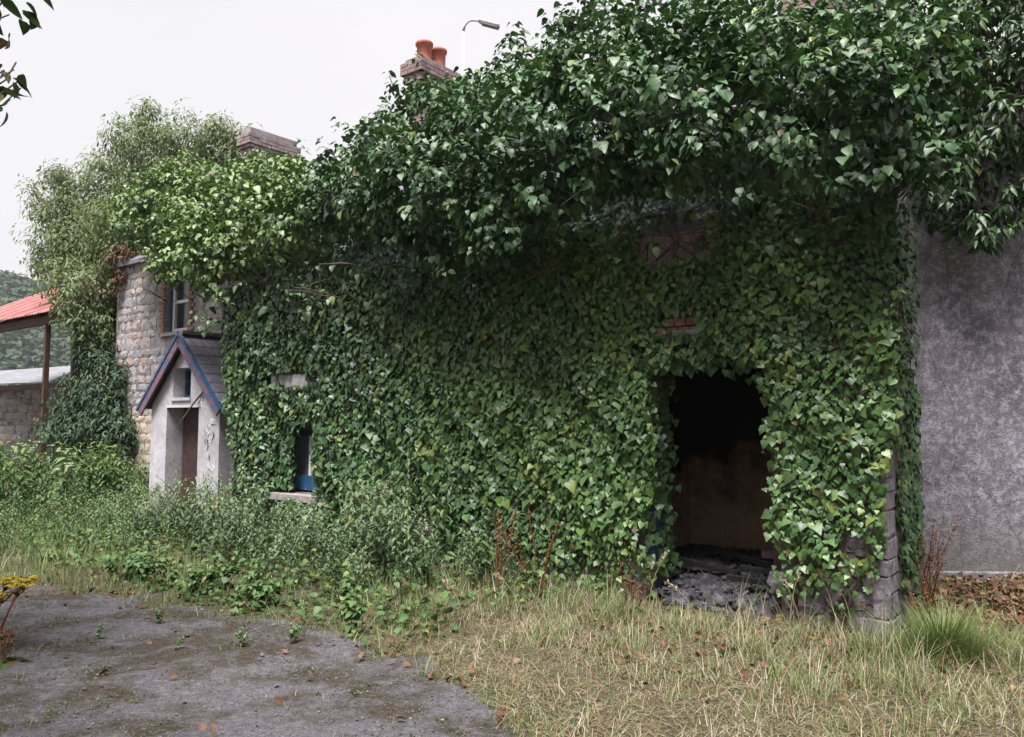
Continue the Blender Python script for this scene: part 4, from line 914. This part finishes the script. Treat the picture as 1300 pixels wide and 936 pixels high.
SKY_BLOCKER = [(-6, 1.0, 6.2, 1.9), (-4, -2.6, 6.8, 2.0), (-7, -3, 6.2, 2.0), (-1.5, -4.8, 7.2, 2.0), (1.5, -5.6, 6.8, 2.0), (4.2, -5.6, 6.2, 1.9), (-4, -6.5, 5.4, 2.0), (-.2, -8, 5.2, 2.0), (3.6, -8.2, 5.0, 2.0), (-8.5, 0, 5., 1.8), (-7.2, -6.5, 4.8, 2.), (6.6, -6.6, 5., 1.8)]  # crown lumps added behind the camera, out of view, to block frontal sky
NL = [(-4.5, 4.6, 4.6, .8), (-3.9, 4.5, 3.95, .55), (-5.2, 4.3, 4.2, .8), (-4.9, 5.0, 5.2, .7), (-3.25, 4.5, 4.05, .33), (-3.02, 4.5, 3.60, .17)]
tree('overhanging_tree', 'few dark leaves of a tree reaching in at the top left corner, with an added unseen crown that blocks sky', (-4.9, 4.5, 0), [(np.array(a[:3]), np.array([1, 1, .9])*a[3]) for a in NL], 'shrub', OVATE, .10, 16, 440, 5, 9, .12, .07)
blocker = [(np.array(a[:3]), np.array([1, 1, .85])*a[3]) for a in SKY_BLOCKER]; PP, NN = spray_points(blocker, 6, 445, view=False, inner=.4); A = sprays(PP, NN, 12, 18, .7, .20, 446, wid=.35)
ov = [o for o in bpy.data.objects if o.name.startswith('overhanging_tree')][0]; scatter('crown', SMALL, A[0], A[1], A[2]*1.5, A[3], M['shrub'], ov, kind='stuff')  # added unseen crown, hung on the overhanging tree to shade the wall
for c, r_ in blocker: q = np.array([-4.9, 4.5, 2.2]); MB().tube([q, (q+c)/2+np.array([0, 0, .5]), c], [.10, .07, .03], 6).build('limb', M['bark'], ov, smooth=True)  # limbs out to the added sky-blocking crown
# the wood on the hill: one far mass
g = np.random.default_rng(51); n = 2600; x = g.uniform(-300, -95, n); y = g.uniform(150, 275, n); P0 = np.stack([x, y, hz(x, y)], 1)
lumpn = 28; idx = np.repeat(np.arange(n), lumpn); v = norm(g.normal(size=(n*lumpn, 3))); v[:, 2] = np.abs(v[:, 2])*.9
rr = g.uniform(2.2, 4.5, n)[idx]; pos = P0[idx]+v*rr[:, None]*np.array([1, 1, 1.3]); fr = frames(v+Z3*.3+g.normal(0, .3, v.shape), g.normal(size=v.shape))
tn = np.clip(.45+g.normal(0, .16, n)[idx]+g.normal(0, .1, len(idx)), 0, 1)
scatter('far_wood', SMALL, pos, fr, g.uniform(1.8, 3.2, len(idx)), np.stack([tn, 0*tn, 0*tn], 1), M['wood'], None, kind='stuff')['label'] = 'distant wooded hillside seen left of the tree'

# ------------------------------------------------------------------ nettles and other weeds as single plants
def nettle_meshes(seed, h, T=NETTLE, leaf=.075, nodes=13, matk='nettle', branchy=2, spike=True):
    g = np.random.default_rng(seed); pos = []; yv = []; nv = []; ss = []; st = MB()
    def shoot(b, dr, L, nn, sz):
        pts = [b]; p = b; d_ = dr
        for i in range(nn):
            d_ = norm(d_+g.normal(0, .07, 3)+Z3*.03); p = p+d_*L/nn; pts.append(p)
            f = i/nn; ang = (i % 2)*math.pi/2+g.normal(0, .25)
            for s_ in (0, math.pi):
                o = np.array([math.cos(ang+s_), math.sin(ang+s_), 0]); k = sz*(.55+.9*math.sin(math.pi*min(1, .22+f*.72)))*g.uniform(.75, 1.2)
                pos.append(p+o*.012); yv.append(o+Z3*g.uniform(-.55, .25)); nv.append(Z3+o*g.uniform(0, .45)+g.normal(0, .18, 3)); ss.append(k)
        st.tube(pts, np.linspace(.006, .002, len(pts)), 4)
        return pts
    pts = shoot(np.zeros(3), norm(Z3+g.normal(0, .12, 3)), h, nodes, leaf)
    for j in range(branchy):
        i = int(g.integers(3, nodes-3)); a = g.uniform(0, 6.28); shoot(pts[i], norm(Z3*.9+np.array([math.cos(a), math.sin(a), 0])*.8), h*.38, 6, leaf*.75)
    pos, ss = np.array(pos), np.array(ss); fr = frames(np.array(nv), np.array(yv)); n = len(pos)
    lc = np.stack([np.clip(.35+.35*pos[:, 2]/h+g.normal(0, .15, n), 0, 1), (g.random(n) < .04)*.8, (g.random(n) < .03)*.7], 1)
    V, F, uv = T; k = len(V); Pm = np.einsum('nij,nkj->nki', fr, V[None]*ss[:, None, None])+pos[:, None]
    FF = (F[None]+(np.arange(n)*k)[:, None, None]).reshape(-1, 3)
    return mesh_from('foliage', Pm.reshape(-1, 3), FF, M[matk], True, uv=np.tile(uv, (n, 1)), lc=np.repeat(lc, k, 0)), mesh_from('stem', np.array(st.v), st.f, M['green_stem'], True)
PROT = [nettle_meshes(500+i, 1., nodes=17+i % 3, branchy=4, leaf=.062, T=NETTLE if i % 2 else LANCE) for i in range(8)]
PROTW = [nettle_meshes(520+i, .8, T=LANCE, leaf=.095, nodes=16, matk='weed', branchy=3) for i in range(4)]
PROTB = [nettle_meshes(540+i, .45, T=OVATE, leaf=.085, nodes=7, matk='weed', branchy=3) for i in range(4)]
def plant(protos, name, label, cat, group, x, y, h, g, stemname='stem'):
    f_, s_ = protos[int(g.integers(len(protos)))]
    o = empty(name, (x, y, float(gz(x, y))+(.012 if track_mask(x, y) > .05 else -.01)), label, cat, group); o.rotation_euler = (g.normal(0, .1), g.normal(0, .1), g.uniform(0, 6.28)); o.scale = (h*g.uniform(.85, 1.2), h*g.uniform(.85, 1.2), h)
    place('foliage', f_, o, kind='stuff'); place(stemname, s_, o)
    return o
g = np.random.default_rng(61)
k = 0
while k < 190:                                            # tall grey-green clump below the window
    u = g.uniform(3.3, 10.6); d = abs(g.normal(0, .75))+.30
    if d > 2.3 or (u > 8.9 and d < -.1): continue
    q = W(u, 0, d); 
    if track_mask(q[0], q[1]) > -.2: continue
    hh = np.interp(u, [3.3, 4.3, 5.5, 7, 8.5, 10.6], [.55, 1.0, 1.22, .95, .8, .5])*g.uniform(.5, 1.25)*np.interp(d, [0, 1, 2.3], [1.05, .95, .6])
    if -.32 < q[0]/q[1] < -.21: hh = min(hh, .66)
    plant(PROT, 'nettle', 'grey-green nettle in the dense clump growing below the ivied window', 'nettle', 'nettles below the ivied window', q[0], q[1], hh, g); k += 1
k = 0
while k < 200:                                             # weeds of the left field
    x = g.uniform(-11.5, -4.6); y = g.uniform(9.2, 16.4); px = x/y
    q = np.array([x, y])-R0; u, d = q@U, q@N
    if px < -.70 or d < -1.35 or (10.0 < u < 11.75 and d < -.2) or (u < 9.6 and d < .1): continue
    hh = g.uniform(.5, 1.35)*np.interp(y, [9.2, 12.], [.4, 1.05])*np.where(9.3 < u < 12.2, .5, 1.)
    if g.random() < .5: plant(PROTW, 'willowherb', 'leafy green weed standing in the overgrown field left of the porch', 'weed', 'leafy weeds in the left field', x, y, hh*1.15, g)
    else: plant(PROT, 'nettle', 'nettle standing among the weeds of the field left of the porch', 'nettle', 'nettles in the left field', x, y, hh, g)
    k += 1
for (x, y, h) in [(-3.0, 5.9, .25), (-2.3, 5.6, .22), (-1.9, 5.75, .3), (-1.55, 5.85, .35), (-2.75, 6.4, .28)]:
    plant(PROTB, 'bramble', 'tiny seedling weed rooted in the bare surface of the track', 'weed', 'seedlings on the track', x, y, h, g)
k = 0
while k < 26:                                             # broad-leaved bramble shoots at the front edge of the clump
    u = g.uniform(3.0, 8.0); d = g.uniform(1.2, 2.5); q = W(u, 0, d); mk = track_mask(q[0], q[1])
    if not -.75 < mk < .06: continue
    plant(PROTB, 'bramble', 'low broad-leaved bramble shoot spreading at the edge of the track', 'bramble', 'brambles along the track edge', q[0], q[1], g.uniform(.35, .8), g); k += 1
for (u, d, h) in [(3.6, .5, .9), (3.9, .8, .8), (2.9, .45, .6), (5.0, .7, .8), (2.25, .3, .5)]:
    q = W(u, 0, d); plant(PROTB, 'bramble', 'broad-leaved bramble shoot growing against the foot of the ivy wall', 'bramble', 'brambles at the wall foot', q[0], q[1], h*1.2, g)
# umbellifers: white flower plates
def umbel(i, x, y, h, label):
    g = np.random.default_rng(700+i); o = empty('cow_parsley', (x, y, float(gz(x, y))), label, 'wildflower', 'white umbels in the left field'); z0 = o.location.z
    c = np.array([x, y, z0]); st = MB(); tops = []
    mid = c+Z3*h*.6+g.normal(0, .03, 3); st.tube([c, mid], [.008, .006], 5)
    for j in range(3):
        t = mid+np.array([g.normal(0, .12), g.normal(0, .12), h*.4*g.uniform(.7, 1.1)]); st.tube([mid, t], [.005, .003], 4); tops.append(t)
    st.build('stem', M['green_stem'], o, smooth=True)
    for t in tops:
        n = 60; r = .07*np.sqrt(g.random(n)); a = g.uniform(0, 6.28, n); P = t+np.stack([r*np.cos(a), r*np.sin(a), .015*g.random(n)], 1)
        scatter('flower_head', SMALL, P, frames(Z3+g.normal(0, .3, (n, 3)), g.normal(size=(n, 3))), g.uniform(.015, .03, n), np.stack([g.random(n), 0*r, 0*r], 1), M['white_fl'], o)
for i, (x, y, h, lb) in enumerate([(-7.6, 13.6, 1.1, 'white umbel flower nearest the corner of the stone house'), (-8.4, 14.2, 1.15, 'white umbel flower in front of the elder bush'), (-8.9, 13.9, 1.0, 'white umbel flower left of the elder bush'), (-7.0, 12.6, .9, 'white umbel flower closest to the grassy verge'), (-9.3, 15.0, 1.15, 'white umbel flower near the shed post')]): umbel(i, x, y, h, lb)
# rusty docks
def dock(i, x, y, h, label, group=None, z0=None):
    g = np.random.default_rng(800+i); zb = float(gz(x, y)) if z0 is None else z0; o = empty('dock', (x, y, zb), label, 'dock', 'rusty docks gone to seed'); c = np.array([x, y, zb])
    st = MB(); S = []; Dn = []
    for j in range(5 if h > .6 else 4):
        dr_ = norm(Z3+g.normal(0, .22, 3)); L = h*g.uniform(.6, 1.05); pts = [c+g.normal(0, .03, 3)*np.array([1, 1, 0])]
        for t in range(6): dr_ = norm(dr_+g.normal(0, .06, 3)); pts.append(pts[-1]+dr_*L/6)
        st.tube(pts, np.linspace(.006, .0025, 7), 4); pts = np.array(pts)
        t = g.uniform(.4, 1, 70); q = np.stack([np.interp(t*6, np.arange(7), pts[:, a]) for a in range(3)], 1); S.append(q+g.normal(0, .016, q.shape)); Dn.append(g.normal(size=q.shape)-Z3*.6)
    st.build('stem', M['red_stem'], o, smooth=True); S = np.concatenate(S); Dn = np.concatenate(Dn); n = len(S)
    scatter('seed_head', SMALL, S, frames(g.normal(size=(n, 3)), Dn), g.uniform(.012, .03, n), np.stack([g.random(n), 0*S[:, 0], 0*S[:, 0]], 1), M['dock'], o, kind='stuff')
    n = 9; a = g.uniform(0, 6.28, n); ov = np.stack([np.cos(a), np.sin(a), .5+0*a], 1)
    scatter('foliage', LANCE, np.tile(c+Z3*.03, (n, 1)), frames(Z3+g.normal(0, .3, (n, 3)), ov), g.uniform(.12, .26, n), np.stack([g.uniform(.3, .7, n), (g.random(n) < .3)*.5, (g.random(n) < .4)*.8], 1), M['weed'], o, kind='stuff')
for i, (x, y, h, lb) in enumerate([(.25, 7.25, .95, 'tallest rusty dock against the middle of the ivy wall'), (-.1, 7.35, .8, 'rusty dock just left of the tallest one at the ivy wall'), (1.0, 6.75, .5, 'short rusty dock nearer the doorway left side'),
    (3.42, 6.75, .85, 'tall rusty dock in the corner beside the grey wall'), (3.6, 7.1, .75, 'rusty dock close to the foot of the grey wall'), (-3.75, 5.85, .42, 'rusty dock by the yellow ragwort at the left edge'), (-3.33, 5.35, .3, 'small rusty dock on the track at the left edge'), (3.0, 6.0, .4, 'small rusty dock beside the green grass tuft')]): dock(i, x, y, h, lb)
# ragwort at the left edge
o = empty('ragwort', (-3.52, 5.5, float(gz(-3.52, 5.5))), 'yellow-flowered ragwort at the left edge of the track', 'wildflower'); c = np.array(o.location); st = MB(); g = np.random.default_rng(91); hd = []
for j in range(7):
    t = c+np.array([g.normal(.03, .07), g.normal(0, .1), g.uniform(.34, .50)]); st.tube([c, (c+t)/2+g.normal(0, .015, 3), t], [.006, .005, .003], 4)
    for q in range(12): e = t+np.array([g.normal(0, .045), g.normal(0, .045), g.uniform(.0, .05)]); st.tube([t-Z3*.05, e], [.003, .002], 3); hd.append(e)
st.build('stem', M['red_stem'], o, smooth=True)
for e in hd:
    a = np.linspace(0, 6.28, 14)[:-1]; ov = np.stack([np.cos(a), np.sin(a), .1+0*a], 1); n = len(a)
    scatter('flower', SMALL, np.tile(e, (n, 1)), frames(np.tile(Z3, (n, 1))+g.normal(0, .15, (n, 3)), ov), np.full(n, .027), np.stack([g.random(n), 0*a, 0*a], 1), M['yellow'], o)
n = 60; t = g.uniform(.05, .8, n); P = c+np.stack([g.normal(0, .05, n), g.normal(0, .05, n), t*.4], 1)
scatter('foliage', LANCE, P, frames(Z3+g.normal(0, .3, (n, 3)), np.stack([g.normal(size=n), g.normal(size=n), .2+0*t], 1)), g.uniform(.04, .08, n), np.stack([g.uniform(.2, .7, n), 0*t, 0*t], 1), M['weed'], o, kind='stuff')

# ------------------------------------------------------------------ grass, low ground cover, fallen leaves, grit (uncountable)
def indoor(x, y):
    q = np.stack([x, y], 1)-R0; u, d = q@U, q@N
    return ((u > -.02) & (u < WL+.05) & (d < .02)) | ((u > 9.2) & (d < FD+.02)) | ((u > 9.5) & (u < 11.6) & (d < -.36))
def surf(x, y):                     # height of whatever is on top: earth or track
    mk = track_mask(x, y); return gz(x, y)+np.where(mk > 0, np.clip(mk*.10, 0, .014)+.004, 0)
def blades(name, label, n, reg, wfun, mat, hmin, hmax, seed, wid=(.003, .007), lean=.35, green=.0, dead=.0, tone=.5):
    g = np.random.default_rng(seed); x = g.uniform(reg[0], reg[1], n); y = g.uniform(reg[2], reg[3], n); p, hs = wfun(x, y)
    ok = (g.random(n) < p) & ~indoor(x, y) & (y < 7.7+(x < 3.8)*99); x, y, hs = x[ok], y[ok], hs[ok]; n = len(x)
    pos = np.stack([x, y, surf(x, y)+(.008 if lean > 3 else -.004)], 1); lh = norm(g.normal(size=(n, 3))*np.array([1, 1, 0])); la = np.abs(g.normal(0, lean, (n, 1))); ln = lh*la
    yv = Z3+ln; nv = Z3*la-lh+g.normal(0, .1, (n, 3)); L = (hmin+(hmax-hmin)*g.random(n)**2.2)*hs
    sc_ = np.stack([g.uniform(*wid, n), L, L*g.uniform(.6, 1.6, n)], 1)
    lc = np.stack([np.clip(g.normal(tone, .2, n), 0, 1), (g.random(n) < green)*g.uniform(.5, 1, n), (g.random(n) < dead)*g.uniform(.4, 1, n)], 1)
    o = scatter(name, BLADE, pos, frames(nv, yv), sc_, lc, mat, None, kind='stuff'); o['label'] = label; return o
def w_dry(x, y):
    q = np.stack([x, y], 1)-R0; u, d = q@U, q@N; mk = track_mask(x, y)
    p = np.clip(-mk*3+.1, 0, 1)*np.clip(1.2-d*.15, .6, 1)*np.clip(.45+.9*sn(x*2.6, y*2.6, 6), .04, 1)*np.clip((x+1.3)*1.6, 0, 1)*np.where((u > .95) & (u < 1.95) & (d < .45), .06, 1)
    p *= np.where((x > 2.9) & (y > 5.9), .12, 1)
    return p, np.clip(.8+.5*sn(x*1.9, y*1.9, 3), .35, 1.3)*np.interp(d, [0, .5, 1.2, 3], [1.1, .9, .6, .42])
blades('dry_grass', 'pale dry grass and bent straw along the wall foot', 30000, (-1.4, 5.2, 3.6, 7.6), w_dry, M['straw'], .08, .42, 901, (.0025, .005), .9, green=.2, dead=.15, tone=.6)
blades('grass', 'green grass growing among the straw before the doorway', 70000, (-1.4, 5.2, 3.6, 7.6), lambda x, y: (w_dry(x, y)[0]*np.clip(.6+.8*sn(x*1.5+3, y*1.5, 1), .15, 1), w_dry(x, y)[1]*.95), M['grass'], .06, .38, 902, (.003, .006), .7, green=.12, dead=.06)
blades('dry_grass', 'flattened straw thatch matted on the ground before the wall', 70000, (-1.6, 5.2, 3.4, 7.6), lambda x, y: (np.clip(-track_mask(x, y)*3+.3, 0, 1)*np.clip(.6+.6*sn(x*3, y*3, 8), .2, 1)*np.clip((x+1.3)*1.6, 0, 1), np.ones(len(x))), M['straw'], .05, .20, 906, (.002, .005), 4.5, green=.35, dead=.35, tone=.4)
gcl = np.random.default_rng(77); CL = []
while len(CL) < 46:
    u, d = gcl.uniform(-.6, 4.6), gcl.uniform(.05, 1.0)**1.2*1.9; q = W(u, 0, d)
    if track_mask(q[0], q[1]) < -.1 and not (.95 < u < 1.95 and d < .5): CL.append((q[0], q[1], gcl.uniform(.07, .16), gcl.uniform(.6, 1.15)*np.interp(d, [0, .6, 2], [1.1, .9, .55])))
CL = np.array(CL)
def w_clump(x, y):
    p = np.zeros(len(x)); h = np.zeros(len(x))
    for cx_, cy_, cr_, ch_ in CL:
        e = np.exp(-((x-cx_)**2+(y-cy_)**2)/cr_**2); h = np.where(e > p, ch_, h); p = np.maximum(p, e)
    return p*.9*(p > .05), h
blades('grass', 'taller green grass clumps along the wall foot', 60000, (-1.3, 4.2, 4.3, 8.4), w_clump, M['grass'], .10, .50, 908, (.003, .006), .55, green=.15, dead=.05)
blades('dry_grass', 'bleached straw standing in clumps along the wall foot', 34000, (-1.3, 4.2, 4.3, 8.4), w_clump, M['straw'], .12, .55, 909, (.0022, .0045), .6, green=.1, dead=.15, tone=.65)
def w_lawn(x, y):
    mk = track_mask(x, y); return np.clip(-mk*2.5+.1, .0, 1)*np.clip(.75+.5*sn(x*1.4, y*1.4, 2), .2, 1)*np.clip((17-y)/4, .2, 1), np.clip(.9+.5*sn(x*1.1, y*1.1, 4), .4, 1.5)
blades('grass', 'short green grass on the verge left of the nettles', 72000, (-11, -.7, 6.0, 15.5), w_lawn, M['grass'], .05, .26, 903, (.004, .009), .5, green=.10, dead=.05, tone=.45)
def w_moss(x, y):
    mk = track_mask(x, y); return np.clip(sn(x*2.4, y*2.8, 9)-.1, 0, 1)*.5*(mk > 0)+.7*np.exp(-((mk-.05)/.16)**2), np.full(len(x), .6)
blades('grass', 'thin tufts of grass rooted in the worn track', 36000, (-6, 1.5, 3.2, 8.2), w_moss, M['grass'], .03, .16, 904, (.002, .004), .6, green=.35, dead=.2)
blades('grass', 'ragged grass creeping over the edge of the track', 40000, (-6, 1.5, 3.2, 8.6), lambda x, y: (np.exp(-((track_mask(x, y)-.03)/.2)**2)*np.clip(.35+.9*sn(x*3.3, y*3.3, 2), 0, 1), np.ones(len(x))), M['grass'], .03, .20, 907, (.003, .006), .8, green=.3, dead=.15)
def w_mossy(x, y):
    mk = track_mask(x, y); return (mk > 0)*np.clip(sn(x*2.4, y*2.4, 9)*1.4-.05, 0, 1)*np.clip(sn(x*8, y*8, 2)+.6, 0, 1), np.ones(len(x))
MOSS_LATER = w_mossy
# the bright grass tuft in front of the bare corner
g = np.random.default_rng(905); n = 2600; r = np.abs(g.normal(0, .26, n))*(1+.4*np.sin(3*np.arange(n))); a = g.uniform(0, 6.28, n); x = 2.95+r*np.cos(a)*1.25; y = 5.6+r*np.sin(a)*.8; ok = ~indoor(x, y); x, y, r, a = x[ok], y[ok], r[ok], a[ok]; n = len(x)
ln = np.stack([np.cos(a), np.sin(a), 0*a], 1)*(.25+r[:, None]*.8)+g.normal(0, .15, (n, 3)); L = (.08+.34*g.random(n)**1.5)*np.clip(1.1-r*.6, .4, 1.1)
root = empty('grass_tuft', (2.95, 5.6, float(gz(2.95, 5.6))), 'bright green feathery grass tuft in front of the bare wall corner', 'grass')
scatter('blades', BLADE, np.stack([x, y, gz(x, y)], 1), frames(Z3*np.linalg.norm(ln[:, :2], axis=1)[:, None]-norm(ln*np.array([1, 1, 0])), Z3+ln), np.stack([g.uniform(.0025, .005, n), L, L], 1), np.stack([np.clip(g.normal(.6, .18, n), 0, 1), (g.random(n) < .06)*.6, 0*x], 1), M['grass'], root, kind='stuff')
# tall bent straw stalks with seed heads
for i, (x, y, h, lx, lb) in enumerate([(1.05, 6.3, .62, .16, 'straw stalk with seed head bending left of the doorway'), (.1, 6.0, .5, -.22, 'bent pale straw stalk in the middle of the dry grass'), (2.05, 5.75, .55, -.12, 'straw stalk with seed head in front of the doorway right edge'), (1.9, 5.6, .62, .10, 'upright straw stalk before the right of the doorway'), (1.35, 5.7, .5, -.25, 'leaning straw stalk before the doorway middle'), (3.5, 5.6, .4, .2, 'straw stalk arching over the dead leaves by the grey wall'), (-.35, 6.1, .45, -.15, 'pale straw stalk nearest the track end'), (.62, 5.85, .42, .2, 'straw stalk leaning right below the docks')]):
    zb = float(gz(x, y)); o = empty('grass_stalk', (x, y, zb), lb, 'grass stalk', 'straw stalks with seed heads'); t = np.linspace(0, 1, 7); pts = np.stack([x+lx*t**2, y+.04*t, zb+h*(t-.12*t**3)], 1)
    MB().tube(pts, np.linspace(.004, .002, 7), 4).build('stalk', M['straw_stem'], o, smooth=True); g = np.random.default_rng(i); n = 45; tt = g.uniform(.82, 1.02, n)
    q = np.stack([np.interp(tt*6, np.arange(7), pts[:, k]) for k in range(3)], 1)+g.normal(0, .006, (n, 3)); ax = norm(pts[-1]-pts[-2])
    scatter('seed_head', SMALL, q, frames(g.normal(size=(n, 3)), ax+g.normal(0, .3, (n, 3))), g.uniform(.015, .03, n), np.stack([g.random(n), 0*tt, 0*tt], 1), M['straw'], o)
def cover(name, label, n, reg, wfun, T, mat, smin, smax, seed, zmax=.1, flat=.5, young=.04, dead=.03, tone=.45):
    g = np.random.default_rng(seed); x = g.uniform(reg[0], reg[1], n); y = g.uniform(reg[2], reg[3], n); p, hs = wfun(x, y)
    ok = (g.random(n) < p) & ~indoor(x, y) & (y < 7.75+(x < 3.8)*99); x, y, hs = x[ok], y[ok], hs[ok]; n = len(x)
    pos = np.stack([x, y, surf(x, y)+.008+g.random(n)**1.3*zmax*hs], 1); o = g.normal(size=(n, 3))*np.array([1, 1, .35])
    lc = np.stack([np.clip(g.normal(tone, .18, n), 0, 1), (g.random(n) < young)*g.uniform(.3, .9, n), (g.random(n) < dead)*.9], 1)
    ob = scatter(name, T, pos, frames(Z3+g.normal(0, flat, (n, 3)), o), g.uniform(smin, smax, n), lc, mat, None, kind='stuff'); ob['label'] = label; return ob
def w_band(x, y):
    q = np.stack([x, y], 1)-R0; u, d = q@U, q@N; mk = track_mask(x, y)
    return ((u > 2.6) & (d < 2.6) & (d > .02) & (mk < .02+.05*sn(x*9, y*9)))*np.clip(.5+.7*sn(x*2.6, y*2.6, 2), .12, 1)*1., np.interp(d, [0, 1.5, 2.6], [1.6, 1.1, .35])*np.clip(.8+.5*sn(x*2, y*2), .3, 1.4)
cover('undergrowth', 'low leafy undergrowth under the nettles below the window', 15000, (-5.5, 1, 5.4, 11.5), w_band, OVATE, M['weed'], .03, .085, 911, .26, .5, .10, .05)
def w_field(x, y):
    q = np.stack([x, y], 1)-R0; u, d = q@U, q@N
    return ((y > 9.8-.25*(x+4)*-.3) & (d > FD+.05) & (x/y > -.72))*np.clip(.55+.6*sn(x*1.5, y*1.5, 7), .1, 1)*np.clip((y-9.4)/1.5, 0, 1), np.interp(y, [9.5, 11, 13, 17], [.25, .6, 1, 1.1])*np.clip(.7+.7*sn(x*1.6, y*1.6), .2, 1.6)*np.where((u > 9.) & (u < 12.), .5, 1)
cover('undergrowth', 'tangled leafy ground cover over the field left of the porch', 42000, (-13, -4.2, 9.4, 18), w_field, NETTLE, M['weed'], .04, .11, 912, .55, .6, .07, .03, .5)
def w_lit(x, y):
    return np.exp(-((x-4.3)/1.2)**2-((y-6.9)/.75)**2)*1.3+.15*np.exp(-((x-2.2)/2.4)**2-((y-5.9)/.8)**2), np.full(len(x), 1.)
cover('leaf_litter', 'drift of brown dead leaves at the foot of the grey wall', 15000, (.5, 6, 4.6, 7.74), w_lit, OVATE, M['litter'], .03, .07, 913, .04, .7, .06, 0, .45)
cover('moss', 'patchy moss and creeping weeds on the worn track', 60000, (-6, 1.5, 3.2, 8.2), MOSS_LATER, SMALL, M['weed'], .008, .028, 916, .02, .6, .25, .35, .3)
def w_lit2(x, y):
    mk = track_mask(x, y); return np.exp(-((mk+.05)/.14)**2)*np.clip(sn(x*1.7, y*1.7, 3)+.3, 0, 1)+.015, np.full(len(x), 1.)
cover('leaf_litter', 'brown dead leaves scattered along the track edge', 9000, (-5.5, .6, 4.2, 8.6), w_lit2, OVATE, M['litter'], .025, .06, 914, .02, .6, .08, 0, .5)
g = np.random.default_rng(915); n = 32000; x = g.uniform(-6, 2, n); y = g.uniform(3.2, 8, n); ok = (track_mask(x, y) > .03) & (g.random(n) < np.clip(.4+.6*sn(x*2, y*2.5, 1), .08, 1)); x, y = x[ok], y[ok]; n = len(x)
TET = (np.array([(-.5, -.4, 0), (.5, -.45, 0), (.45, .5, 0), (-.4, .45, 0), (-.2, -.2, .4), (.25, -.15, .45), (.15, .25, .38)]), np.array([(0, 1, 5), (0, 5, 4), (1, 2, 6), (1, 6, 5), (2, 3, 6), (3, 4, 6), (3, 0, 4), (4, 5, 6)]), np.zeros((7, 2)))
o = scatter('gravel', TET, np.stack([x, y, surf(x, y)+.001], 1), frames(Z3+g.normal(0, .1, (n, 3)), g.normal(size=(n, 3))), g.lognormal(-4.95, .5, n), np.ones((n, 3))*.5, M['debris'], None, smooth=False, kind='stuff'); o['label'] = 'small loose grit on the worn track'

# ------------------------------------------------------------------ summer haze: one closed box of thin even air
hm = bpy.data.materials.new('thin_haze'); hm.use_nodes = True; ht = hm.node_tree; ht.nodes.clear()
ho = ht.nodes.new('ShaderNodeOutputMaterial'); hv = ht.nodes.new('ShaderNodeVolumePrincipled'); ht.links.new(hv.outputs[0], ho.inputs['Volume'])
hv.inputs['Color'].default_value = (.86, .90, .95, 1); hv.inputs['Density'].default_value = .0004; hv.inputs['Anisotropy'].default_value = .3
MB().obox((0, 0, 30), (600, 0, 0), (0, 600, 0), (0, 0, 33)).build('haze', hm, None, kind='stuff')
